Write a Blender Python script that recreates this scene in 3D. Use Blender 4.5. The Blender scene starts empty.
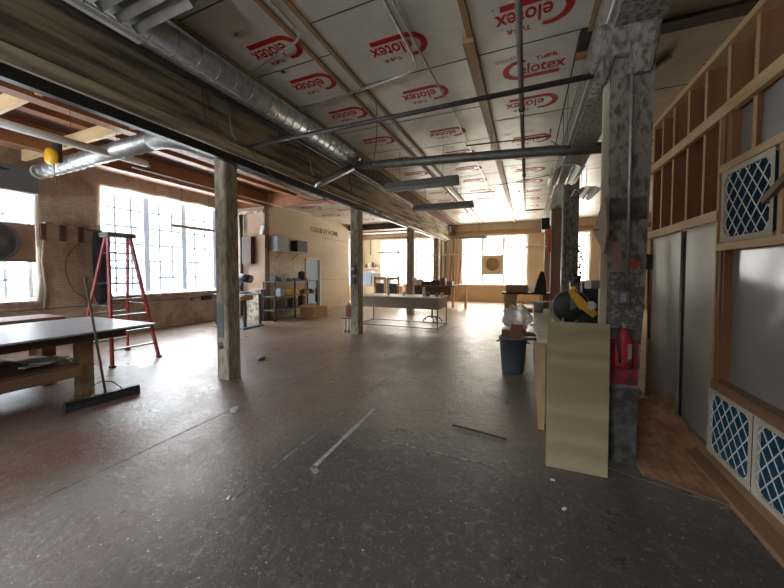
import bpy, bmesh, math, random
from mathutils import Vector, Matrix, Euler
random.seed(11)
S = bpy.context.scene
C = S.collection
PI = math.pi
# ------------------------------------------------------------------ camera
cam = bpy.data.objects.new('camera', bpy.data.cameras.new('camera'))
C.objects.link(cam); S.camera = cam
FPX = 318.0
cam.data.sensor_fit = 'HORIZONTAL'; cam.data.sensor_width = 36
cam.data.lens = FPX * 36 / 784
cam.data.shift_y = -10.9 / 784
cam.data.clip_start = 0.02; cam.data.clip_end = 400
cam.location = (0, 0, 1.58)
cam.rotation_euler = (math.radians(90 - 2.0), 0, math.atan(135 / FPX))
# ------------------------------------------------------------------ world, light, exposure
W = bpy.data.worlds.new('sky'); S.world = W; W.use_nodes = True
nt = W.node_tree; nt.nodes.clear()
_o = nt.nodes.new('ShaderNodeOutputWorld'); _b = nt.nodes.new('ShaderNodeBackground')
_tc = nt.nodes.new('ShaderNodeTexCoord'); _sx = nt.nodes.new('ShaderNodeSeparateXYZ')
_cr = nt.nodes.new('ShaderNodeValToRGB')
nt.links.new(_tc.outputs['Generated'], _sx.inputs[0]); nt.links.new(_sx.outputs['Z'], _cr.inputs[0])
_cr.color_ramp.elements[0].position = 0.0; _cr.color_ramp.elements[0].color = (0.80, 0.91, 1.0, 1)
_cr.color_ramp.elements[1].position = 0.5; _cr.color_ramp.elements[1].color = (0.78, 0.88, 1.0, 1)
_mx = nt.nodes.new('ShaderNodeMix'); _mx.data_type = 'RGBA'; _mx.inputs['B'].default_value = (1.0, .93, .82, 1)
_mr = nt.nodes.new('ShaderNodeMapRange'); _mr.inputs['From Min'].default_value = .3; _mr.inputs['From Max'].default_value = .8
nt.links.new(_sx.outputs['Y'], _mr.inputs['Value']); nt.links.new(_mr.outputs[0], _mx.inputs['Factor']); nt.links.new(_cr.outputs[0], _mx.inputs['A'])
nt.links.new(_mx.outputs['Result'], _b.inputs[0]); nt.links.new(_b.outputs[0], _o.inputs[0])
# bright high sky and sunlit ground, hazier and dimmer towards the horizon
_sr = nt.nodes.new('ShaderNodeValToRGB'); _sm = nt.nodes.new('ShaderNodeMapRange'); _sm.inputs['From Min'].default_value = -1; _sm.inputs['From Max'].default_value = 1
nt.links.new(_sx.outputs['Z'], _sm.inputs['Value']); nt.links.new(_sm.outputs[0], _sr.inputs[0])
_e = _sr.color_ramp.elements; _e[0].position = .36; _e[0].color = (.34, .34, .34, 1); _e[1].position = .455; _e[1].color = (.016, .016, .016, 1)
_q = _e.new(.60); _q.color = (.019, .019, .019, 1); _q = _e.new(.69); _q.color = (.46, .46, .46, 1)
_ml = nt.nodes.new('ShaderNodeMath'); _ml.operation = 'MULTIPLY'; _ml.inputs[1].default_value = 20.0
nt.links.new(_sr.outputs[0], _ml.inputs[0])
# the hazy sun side of the sky lies beyond the far windows
_hz = nt.nodes.new('ShaderNodeMath'); _hz.operation = 'MULTIPLY_ADD'; _hz.inputs[1].default_value = 1.6
nt.links.new(_mr.outputs[0], _hz.inputs[0]); nt.links.new(_ml.outputs[0], _hz.inputs[2])
nt.links.new(_hz.outputs[0], _b.inputs[1])
def portal(name, loc, rot, sx, sy):
    l = bpy.data.lights.new(name, 'AREA'); l.shape = 'RECTANGLE'; l.size = sx; l.size_y = sy
    l.cycles.is_portal = True; l.energy = 1
    o = bpy.data.objects.new(name, l); C.objects.link(o); o.location = loc; o.rotation_euler = rot
    return o
PX = (0, -PI/2, 0)      # facing +X
MY = (-PI/2, 0, 0)      # facing -Y
portal('sky_portal', (-9.85, 6.2, 2.3), PX, 2.8, 3.8)
portal('sky_portal', (-9.85, 1.6, 2.3), PX, 2.8, 3.3)
portal('sky_portal', (-9.85, 15.0, 2.2), PX, 2.6, 2.6)
portal('sky_portal', (-6.45, 17.75, 2.2), MY, 3.2, 2.6)
portal('sky_portal', (-1.6, 17.75, 2.2), MY, 3.2, 2.6)
portal('sky_portal', (1.9, 17.75, 2.2), MY, 1.6, 2.6)
portal('sky_portal', (-1.6, -3.6, 2.2), (PI/2, 0, 0), 1.4, 2.7)  # portal of an added fill window, out of view
portal('sky_portal', (-6.2, -3.6, 2.2), (PI/2, 0, 0), 3.4, 2.7)  # portal of the other added fill window
S.view_settings.view_transform = 'Standard'; S.view_settings.look = 'None'
S.view_settings.gamma = 1.0; S.view_settings.use_curve_mapping = False
S.view_settings.exposure = 1.72
try:
    S.cycles.use_denoising = True
    S.cycles.max_bounces = 10; S.cycles.diffuse_bounces = 6; S.cycles.glossy_bounces = 4
    S.cycles.transparent_max_bounces = 16
    S.cycles.sample_clamp_indirect = 6
    S.cycles.caustics_reflective = False; S.cycles.caustics_refractive = False
except Exception: pass
# ------------------------------------------------------------------ materials
def newmat(name):
    m = bpy.data.materials.new(name); m.use_nodes = True
    n = m.node_tree; return m, n, n.nodes['Principled BSDF']
def mat(name, c1, c2=None, rough=0.6, metal=0.0, scale=4.0, stretch=(1,1,1), bump=0.0, detail=6, lo=0.35, hi=0.65, r2=None, bscale=None):
    m, n, p = newmat(name)
    p.inputs['Roughness'].default_value = rough; p.inputs['Metallic'].default_value = metal
    p.inputs['Base Color'].default_value = (*c1, 1)
    if c2 is not None or bump:
        tc = n.nodes.new('ShaderNodeTexCoord'); mp = n.nodes.new('ShaderNodeMapping')
        mp.inputs['Scale'].default_value = stretch
        n.links.new(tc.outputs['Object'], mp.inputs[0])
        nz = n.nodes.new('ShaderNodeTexNoise'); nz.inputs['Scale'].default_value = scale; nz.inputs['Detail'].default_value = detail
        n.links.new(mp.outputs[0], nz.inputs['Vector'])
        mr = n.nodes.new('ShaderNodeMapRange'); mr.inputs['From Min'].default_value = lo; mr.inputs['From Max'].default_value = hi
        n.links.new(nz.outputs['Fac'], mr.inputs['Value'])
        if c2 is not None:
            mx = n.nodes.new('ShaderNodeMix'); mx.data_type = 'RGBA'
            mx.inputs['A'].default_value = (*c1, 1); mx.inputs['B'].default_value = (*c2, 1)
            n.links.new(mr.outputs[0], mx.inputs['Factor']); n.links.new(mx.outputs['Result'], p.inputs['Base Color'])
        if r2 is not None:
            m2 = n.nodes.new('ShaderNodeMapRange'); m2.inputs['To Min'].default_value = rough; m2.inputs['To Max'].default_value = r2
            n.links.new(mr.outputs[0], m2.inputs['Value']); n.links.new(m2.outputs[0], p.inputs['Roughness'])
        if bump:
            b = n.nodes.new('ShaderNodeBump'); b.inputs['Strength'].default_value = min(1, bump); b.inputs['Distance'].default_value = 0.02
            src = nz.outputs['Fac']
            if bscale:
                n2 = n.nodes.new('ShaderNodeTexNoise'); n2.inputs['Scale'].default_value = bscale; n2.inputs['Detail'].default_value = 4
                n.links.new(mp.outputs[0], n2.inputs['Vector']); src = n2.outputs['Fac']
            n.links.new(src, b.inputs['Height']); n.links.new(b.outputs[0], p.inputs['Normal'])
    return m
def wood(name, c1, c2, axis='z', scale=9, rough=0.65, bump=0.25):
    st = {'x': (.12, 1, 1), 'y': (1, .12, 1), 'z': (1, 1, .12)}[axis]
    return mat(name, c1, c2, rough=rough, scale=scale, stretch=st, bump=bump, detail=8)
def film(name, tint, transp, rough=0.25, back=1.0):
    m = bpy.data.materials.new(name); m.use_nodes = True; n = m.node_tree; n.nodes.clear()
    o = n.nodes.new('ShaderNodeOutputMaterial'); t = n.nodes.new('ShaderNodeBsdfTransparent'); d = n.nodes.new('ShaderNodeBsdfTranslucent')
    df = n.nodes.new('ShaderNodeBsdfDiffuse'); g = n.nodes.new('ShaderNodeBsdfGlossy'); g.inputs['Roughness'].default_value = rough
    g.inputs['Color'].default_value = (.9, .95, 1, 1); d.inputs['Color'].default_value = (*(c_*back for c_ in tint), 1); df.inputs['Color'].default_value = (*tint, 1)
    t.inputs['Color'].default_value = (1, 1, 1, 1)
    a = n.nodes.new('ShaderNodeMixShader'); a.inputs[0].default_value = .5; n.links.new(d.outputs[0], a.inputs[1]); n.links.new(df.outputs[0], a.inputs[2])
    b = n.nodes.new('ShaderNodeMixShader'); b.inputs[0].default_value = .18; n.links.new(a.outputs[0], b.inputs[1]); n.links.new(g.outputs[0], b.inputs[2])
    c = n.nodes.new('ShaderNodeMixShader'); c.inputs[0].default_value = transp; n.links.new(b.outputs[0], c.inputs[1]); n.links.new(t.outputs[0], c.inputs[2])
    n.links.new(c.outputs[0], o.inputs[0]); return m
def brickmat(name, c1, c2, mortar, plane='yz', bw=.22, bh=.075, blotch=(.25,.17,.10), rough=.85, bumpd=.4):
    m, n, p = newmat(name); p.inputs['Roughness'].default_value = rough
    tc = n.nodes.new('ShaderNodeTexCoord'); sp = n.nodes.new('ShaderNodeSeparateXYZ'); cb = n.nodes.new('ShaderNodeCombineXYZ')
    n.links.new(tc.outputs['Object'], sp.inputs[0])
    n.links.new(sp.outputs['Y' if plane[0] == 'y' else 'X'], cb.inputs[0]); n.links.new(sp.outputs['Z'], cb.inputs[1])
    br = n.nodes.new('ShaderNodeTexBrick'); br.inputs['Scale'].default_value = 1
    br.inputs['Brick Width'].default_value = bw; br.inputs['Row Height'].default_value = bh; br.inputs['Mortar Size'].default_value = .008
    br.inputs['Color1'].default_value = (*c1, 1); br.inputs['Color2'].default_value = (*c2, 1); br.inputs['Mortar'].default_value = (*mortar, 1)
    n.links.new(cb.outputs[0], br.inputs['Vector'])
    nz = n.nodes.new('ShaderNodeTexNoise'); nz.inputs['Scale'].default_value = 1.6; nz.inputs['Detail'].default_value = 9; nz.inputs['Roughness'].default_value = .7
    n.links.new(tc.outputs['Object'], nz.inputs['Vector'])
    mr = n.nodes.new('ShaderNodeMapRange'); mr.inputs['From Min'].default_value = .48; mr.inputs['From Max'].default_value = .68
    n.links.new(nz.outputs['Fac'], mr.inputs['Value'])
    mx = n.nodes.new('ShaderNodeMix'); mx.data_type = 'RGBA'; mx.inputs['B'].default_value = (*blotch, 1)
    n.links.new(mr.outputs[0], mx.inputs['Factor']); n.links.new(br.outputs['Color'], mx.inputs['A']); n.links.new(mx.outputs['Result'], p.inputs['Base Color'])
    b = n.nodes.new('ShaderNodeBump'); b.inputs['Strength'].default_value = bumpd; b.inputs['Distance'].default_value = .01; b.invert = True
    n.links.new(br.outputs['Fac'], b.inputs['Height']); n.links.new(b.outputs[0], p.inputs['Normal'])
    return m
M = {}
M['brick'] = brickmat('painted_brick', (.52,.44,.35), (.47,.395,.31), (.40,.33,.26), bw=.21, bh=.062)
M['brick_far'] = mat('tan_far_wall', (.66,.52,.35), (.55,.42,.27), rough=.8, scale=2.2, stretch=(1,1,.4), bump=.2)
M['cmu'] = brickmat('red_tile_block', (.38,.21,.14), (.34,.25,.18), (.28,.21,.16), plane='xz', bw=.42, bh=.30, blotch=(.42,.32,.22))
M['plyw'] = mat('tan_plywood_wall', (.66,.54,.37), (.58,.46,.31), rough=.6, scale=1.5, stretch=(1,.3,1))
M['osb'] = mat('orange_board', (.60,.42,.24), (.50,.33,.17), rough=.7, scale=30, detail=3)
M['plaster'] = mat('peeling_plaster', (.50,.42,.33), (.20,.15,.11), rough=.9, scale=6, bump=.6, lo=.45, hi=.6)
M['beam'] = mat('old_grey_timber', (.36,.26,.155), (.10,.068,.04), rough=.8, scale=10, stretch=(1,.09,1), bump=.6, detail=10, lo=.40, hi=.62)
M['ledge'] = mat('pale_split_timber', (.56,.45,.30), (.20,.145,.09), rough=.8, scale=14, stretch=(1,.08,1), bump=.6, detail=10, lo=.42, hi=.62)
M['col'] = mat('worn_painted_timber', (.42,.36,.265), (.24,.19,.135), rough=.75, scale=16, stretch=(1,1,.35), bump=.5, lo=.42, hi=.62, detail=10)
M['colgrey'] = mat('flaking_grey_paint', (.31,.28,.225), (.12,.10,.075), rough=.7, scale=26, stretch=(1,1,.45), bump=.5, lo=.45, hi=.62, detail=11)
M['coldark'] = mat('dark_grimy_paint', (.15,.145,.13), (.055,.05,.045), rough=.55, scale=12, bump=.4, lo=.4, hi=.62, detail=10)
M['grime'] = mat('mottled_grime', (.12,.112,.10), (.29,.27,.24), rough=.6, scale=30, bump=.4, lo=.47, hi=.62, detail=10)
M['colpale'] = wood('pale_scraped_board', (.62,.56,.42), (.40,.34,.24), 'z', 12)
M['colbrown'] = wood('pinkish_brown_board', (.36,.235,.165), (.30,.19,.13), 'z', 6)
M['joist'] = wood('red_brown_joist', (.33,.13,.048), (.22,.085,.034), 'y', 6, .55)
M['deck'] = wood('dark_deck_boards', (.11,.042,.024), (.07,.028,.018), 'y', 6, .7)
M['newwood'] = wood('new_pine', (.66,.46,.25), (.55,.36,.18), 'y', 12, .6, .15)
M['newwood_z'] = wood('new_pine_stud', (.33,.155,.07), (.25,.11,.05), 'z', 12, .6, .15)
M['newwood_x'] = wood('new_pine_cross', (.66,.46,.25), (.55,.36,.18), 'x', 12, .6, .15)
M['studedge'] = wood('pine_edge', (.62,.40,.20), (.50,.30,.14), 'z', 12)  # paler pine, also used for the lit edges painted on the studs
M['brownwood'] = wood('brown_batten', (.33,.19,.085), (.22,.12,.055), 'y', 9, .6)
M['darkwood'] = wood('dark_brown_wood', (.10,.045,.025), (.06,.028,.018), 'y', 8, .6)
M['plysheet'] = mat('birch_plywood_sheet', (.56,.46,.30), (.44,.345,.21), rough=.55, scale=3.2, stretch=(.25,1,2.2), detail=5)
def plygrain():
    m, n, p = newmat('birch_plywood_grain'); p.inputs['Roughness'].default_value = .55
    tc = n.nodes.new('ShaderNodeTexCoord'); mp = n.nodes.new('ShaderNodeMapping'); mp.inputs['Scale'].default_value = (.35, 1, 1)
    n.links.new(tc.outputs['Object'], mp.inputs[0])
    w = n.nodes.new('ShaderNodeTexWave'); w.wave_type = 'BANDS'; w.bands_direction = 'Z'; w.inputs['Scale'].default_value = 1.3
    w.inputs['Distortion'].default_value = 16; w.inputs['Detail'].default_value = 3; w.inputs['Detail Scale'].default_value = 1.4
    n.links.new(mp.outputs[0], w.inputs['Vector'])
    mx = n.nodes.new('ShaderNodeMix'); mx.data_type = 'RGBA'; mx.inputs['A'].default_value = (.43,.335,.205,1); mx.inputs['B'].default_value = (.355,.265,.155,1)
    n.links.new(w.outputs['Fac'], mx.inputs['Factor']); n.links.new(mx.outputs['Result'], p.inputs['Base Color']); return m
M['plysheet'] = plygrain()
M['benchwood'] = wood('bench_wood', (.30,.18,.095), (.20,.115,.06), 'y', 8)
M['tablewood'] = wood('brown_table_wood', (.24,.13,.075), (.15,.08,.045), 'y', 8, .6)
M['galv'] = mat('galvanised_steel', (.62,.62,.61), (.42,.43,.43), rough=.30, metal=.9, scale=14, r2=.45)
M['galvdull'] = mat('dull_galvanised_steel', (.34,.33,.30), (.24,.235,.215), rough=.5, metal=.7, scale=8)
M['ducttan'] = mat('dusty_grey_duct', (.19,.18,.155), (.13,.12,.10), rough=.45, metal=.5, scale=7)
M['blackpipe'] = mat('black_iron_pipe', (.045,.038,.032), (.09,.07,.055), rough=.45, metal=.4, scale=12)
M['track'] = mat('black_track', (.025,.02,.018), rough=.35, metal=.3)
M['conduit'] = mat('steel_conduit', (.55,.52,.46), (.42,.38,.32), rough=.38, metal=.8, scale=20)
M['pipegrey'] = mat('brown_grey_pipe', (.20,.165,.13), (.14,.115,.09), rough=.5, metal=.3, scale=12)
M['whitetube'] = mat('white_enamel', (.60,.58,.52), rough=.4)
M['greyshade'] = mat('grey_fixture_enamel', (.24,.235,.21), rough=.45)
M['tube_lamp'] = mat('unlit_glass_tube', (.85,.85,.82), rough=.2)
M['black'] = mat('black_plastic', (.02,.02,.021), rough=.45)
M['blackfab'] = mat('black_fabric', (.02,.02,.025), (.04,.04,.045), rough=.9, scale=30, bump=.3)
M['red'] = mat('red_fibreglass', (.42,.035,.025), (.36,.03,.025), rough=.4, scale=20)
M['redpaint'] = mat('red_paint', (.50,.03,.04), (.38,.02,.03), rough=.35, scale=10)
M['redsplash'] = mat('worn_red_paint_patch', (.34,.025,.045), (.10,.04,.035), rough=.5, scale=14, lo=.45, hi=.65)
M['redlabel'] = mat('red_label', (.62,.05,.03), rough=.4)
M['orange'] = mat('orange_red_plastic', (.80,.12,.03), rough=.4)
M['yellow'] = mat('yellow_plastic', (.80,.42,.02), rough=.35)
M['whitetop'] = mat('worn_white_laminate', (.42,.43,.44), (.34,.345,.35), rough=.28, scale=5, detail=9)
M['creamtop'] = mat('cream_bench_top', (.72,.66,.53), (.58,.50,.38), rough=.5, scale=6)
M['mdf'] = mat('taupe_board', (.36,.27,.20), (.31,.23,.165), rough=.6, scale=5)
M['acgrey'] = mat('slate_grey_panel', (.13,.14,.15), rough=.5)
M['cream'] = mat('cream_plastic', (.58,.53,.44), rough=.5)
M['paper'] = mat('white_paper', (.72,.70,.66), rough=.8)
M['card'] = mat('cardboard', (.46,.29,.15), (.40,.25,.13), rough=.85, scale=6)
M['filterframe'] = mat('cream_card_frame', (.66,.60,.46), (.58,.52,.39), rough=.8, scale=9)
M['filterblue'] = mat('teal_blue_filter_media', (.012,.075,.125), (.008,.045,.085), rough=.9, scale=25)
M['mesh'] = mat('white_mesh_strip', (.80,.80,.76), rough=.6)
M['doorblue'] = mat('pale_blue_paint', (.48,.68,.85), rough=.5)
M['doorwhite'] = mat('white_door_paint', (.72,.74,.72), rough=.5)
M['sheetgrey'] = mat('grey_wallboard', (.44,.41,.32), (.34,.325,.27), rough=.38, scale=1.3, detail=3)
M['stickwood'] = mat('dark_splinter', (.07,.04,.025), rough=.8)
M['bin'] = mat('grey_bin_plastic', (.10,.125,.14), (.085,.105,.12), rough=.42, scale=20)
M['sawdust'] = mat('sawdust', (.44,.235,.12), (.26,.13,.065), rough=.95, scale=9, bump=.5, detail=10)
M['boardfloor'] = mat('dusty_board_floor', (.26,.145,.082), (.18,.098,.055), rough=.75, scale=7, detail=9)
M['sill'] = wood('dusty_sill_timber', (.34,.19,.10), (.25,.135,.07), 'y', 8)
M['muntin'] = mat('steel_muntin', (.74,.82,.90), rough=.5)
M['muntinfar'] = mat('grey_muntin', (.42,.42,.42), rough=.5)
M['film'] = film('window_plastic_sheet', (.80,.91,1.0), .945)
M['filmedge'] = film('hazy_plastic_edge', (.85,.80,.72), .45)
M['wallfilm'] = film('frosted_wall_sheet', (.62,.62,.60), .05, .18, .35)
M['bag'] = film('clear_plastic_bag', (.85,.87,.90), .35, .2)
M['bluebin'] = mat('pale_blue_plastic', (.52,.66,.82), rough=.5)
M['brightwood'] = wood('honey_pine', (.62,.43,.24), (.52,.35,.18), 'z', 8)
M['grey'] = mat('mid_grey_metal', (.18,.18,.18), (.14,.14,.14), rough=.45, scale=10)
M['greypaint'] = mat('light_grey_paint', (.33,.36,.38), rough=.5)
M['green'] = mat('dark_green_leaf', (.05,.10,.03), rough=.6)
M['ceilred'] = mat('red_print', (.36,.010,.010), rough=.55)
M['ceildark'] = mat('dark_print', (.12,.085,.075), rough=.6)
M['ceilgap'] = mat('dark_gap', (.035,.025,.02), rough=.9)
M['ceilred'].node_tree.nodes['Principled BSDF'].inputs['Specular IOR Level'].default_value = .15
M['faded'] = mat('faded_print', (.46,.41,.36), rough=.6)
M['wirecoat'] = mat('brown_wire', (.10,.07,.05), rough=.6)
M['chalk'] = mat('white_paint_mark', (.42,.42,.41), (.22,.215,.21), rough=.5, scale=30)
M['seam'] = mat('pale_floor_seam', (.30,.28,.25), (.12,.105,.095), rough=.5, scale=9, lo=.4, hi=.55)
def foilmat():
    m, n, p = newmat('foil_foam_board')
    p.inputs['Metallic'].default_value = .15
    tc = n.nodes.new('ShaderNodeTexCoord')
    nz = n.nodes.new('ShaderNodeTexNoise'); nz.inputs['Scale'].default_value = 1.3; nz.inputs['Detail'].default_value = 5
    n.links.new(tc.outputs['Object'], nz.inputs['Vector'])
    mx = n.nodes.new('ShaderNodeMix'); mx.data_type = 'RGBA'; mx.inputs['A'].default_value = (.56,.52,.44,1); mx.inputs['B'].default_value = (.45,.415,.35,1)
    mr = n.nodes.new('ShaderNodeMapRange'); mr.inputs['From Min'].default_value = .4; mr.inputs['From Max'].default_value = .62
    n.links.new(nz.outputs['Fac'], mr.inputs['Value']); n.links.new(mr.outputs[0], mx.inputs['Factor']); n.links.new(mx.outputs['Result'], p.inputs['Base Color'])
    p.inputs['Roughness'].default_value = .42
    b = n.nodes.new('ShaderNodeBump'); b.inputs['Strength'].default_value = .35; b.inputs['Distance'].default_value = .03
    n2 = n.nodes.new('ShaderNodeTexNoise'); n2.inputs['Scale'].default_value = 3; n2.inputs['Detail'].default_value = 3; n.links.new(tc.outputs['Object'], n2.inputs['Vector'])
    n.links.new(n2.outputs['Fac'], b.inputs['Height']); n.links.new(b.outputs[0], p.inputs['Normal'])
    return m
M['foil'] = foilmat()
def floormat():
    m, n, p = newmat('worn_sealed_floor'); L = n.links.new
    tc = n.nodes.new('ShaderNodeNewGeometry')
    def noise(s, d=6, r=.55, dist=0):
        a = n.nodes.new('ShaderNodeTexNoise'); a.inputs['Scale'].default_value = s; a.inputs['Detail'].default_value = d; a.inputs['Roughness'].default_value = r
        a.inputs['Distortion'].default_value = dist
        L(tc.outputs['Position'], a.inputs['Vector']); return a
    def rng(src, a, b, c=0, d=1):
        r = n.nodes.new('ShaderNodeMapRange'); r.inputs['From Min'].default_value = a; r.inputs['From Max'].default_value = b
        r.inputs['To Min'].default_value = c; r.inputs['To Max'].default_value = d; L(src, r.inputs['Value']); return r.outputs[0]
    def mix(f, A, B):
        x = n.nodes.new('ShaderNodeMix'); x.data_type = 'RGBA'; L(f, x.inputs['Factor'])
        for k, v in (('A', A), ('B', B)):
            if isinstance(v, tuple): x.inputs[k].default_value = (*v, 1)
            else: L(v, x.inputs[k])
        return x.outputs['Result']
    # old red-brown paint on the left of the hall, scuffed grey elsewhere
    sp = n.nodes.new('ShaderNodeSeparateXYZ'); L(tc.outputs['Position'], sp.inputs[0])
    side = rng(sp.outputs['X'], -1.2, -3.6)
    big = noise(.9, 8, .65, .4)
    ad = n.nodes.new('ShaderNodeMath'); ad.operation = 'MULTIPLY'; L(side, ad.inputs[0]); L(rng(big.outputs['Fac'], .38, .6), ad.inputs[1])
    nb = noise(2.4, 9, .7)
    # dark sealed patch near the camera, brown worn floor elsewhere
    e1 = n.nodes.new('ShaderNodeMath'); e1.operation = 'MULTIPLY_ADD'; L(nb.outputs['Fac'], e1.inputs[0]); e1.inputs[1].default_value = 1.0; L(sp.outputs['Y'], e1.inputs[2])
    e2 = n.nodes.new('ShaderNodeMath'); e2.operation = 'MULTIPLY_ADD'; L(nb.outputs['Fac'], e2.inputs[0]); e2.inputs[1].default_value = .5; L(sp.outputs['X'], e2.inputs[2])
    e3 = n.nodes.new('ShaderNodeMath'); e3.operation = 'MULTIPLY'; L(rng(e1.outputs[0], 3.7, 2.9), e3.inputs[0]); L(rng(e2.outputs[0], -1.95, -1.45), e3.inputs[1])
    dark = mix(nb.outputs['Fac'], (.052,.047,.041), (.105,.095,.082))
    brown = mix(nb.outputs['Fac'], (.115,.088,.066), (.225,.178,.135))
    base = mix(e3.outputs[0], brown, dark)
    c = mix(ad.outputs[0], base, (.15,.072,.052))
    wear = noise(5, 10, .75, .6)
    c = mix(rng(wear.outputs['Fac'], .56, .68, 0, .4), c, (.27,.235,.195))
    # far end: lighter tan, painting in the window light reflected there
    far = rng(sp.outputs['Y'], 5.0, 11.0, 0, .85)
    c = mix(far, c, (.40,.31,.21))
    fl = noise(16, 10, .8, .3)
    c = mix(rng(fl.outputs['Fac'], .54, .64, 0, .6), c, (.31,.27,.22))
    dk = noise(7, 10, .8, 1.2)
    c = mix(rng(dk.outputs['Fac'], .57, .66, 0, .35), c, (.035,.028,.023))
    spk = noise(34, 3, .6, .2)
    a2 = n.nodes.new('ShaderNodeMath'); a2.operation = 'MULTIPLY'; L(rng(spk.outputs['Fac'], .675, .70), a2.inputs[0]); L(rng(noise(1.3, 3).outputs['Fac'], .42, .55), a2.inputs[1])
    c = mix(a2.outputs[0], c, (.58,.52,.42))
    sp2 = noise(75, 2, .5, .2)
    c = mix(rng(sp2.outputs['Fac'], .70, .73), c, (.50,.45,.37))
    L(c, p.inputs['Base Color'])
    rr = noise(3.2, 8, .7, .5)
    L(rng(rr.outputs['Fac'], .35, .68, .27, .44), p.inputs['Roughness'])
    p.inputs['Specular IOR Level'].default_value = .5
    b = n.nodes.new('ShaderNodeBump'); b.inputs['Strength'].default_value = .55; b.inputs['Distance'].default_value = .012
    hb = noise(15, 8, .68, .5); L(hb.outputs['Fac'], b.inputs['Height']); L(b.outputs[0], p.inputs['Normal'])
    return m
M['floor'] = floormat()
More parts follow.
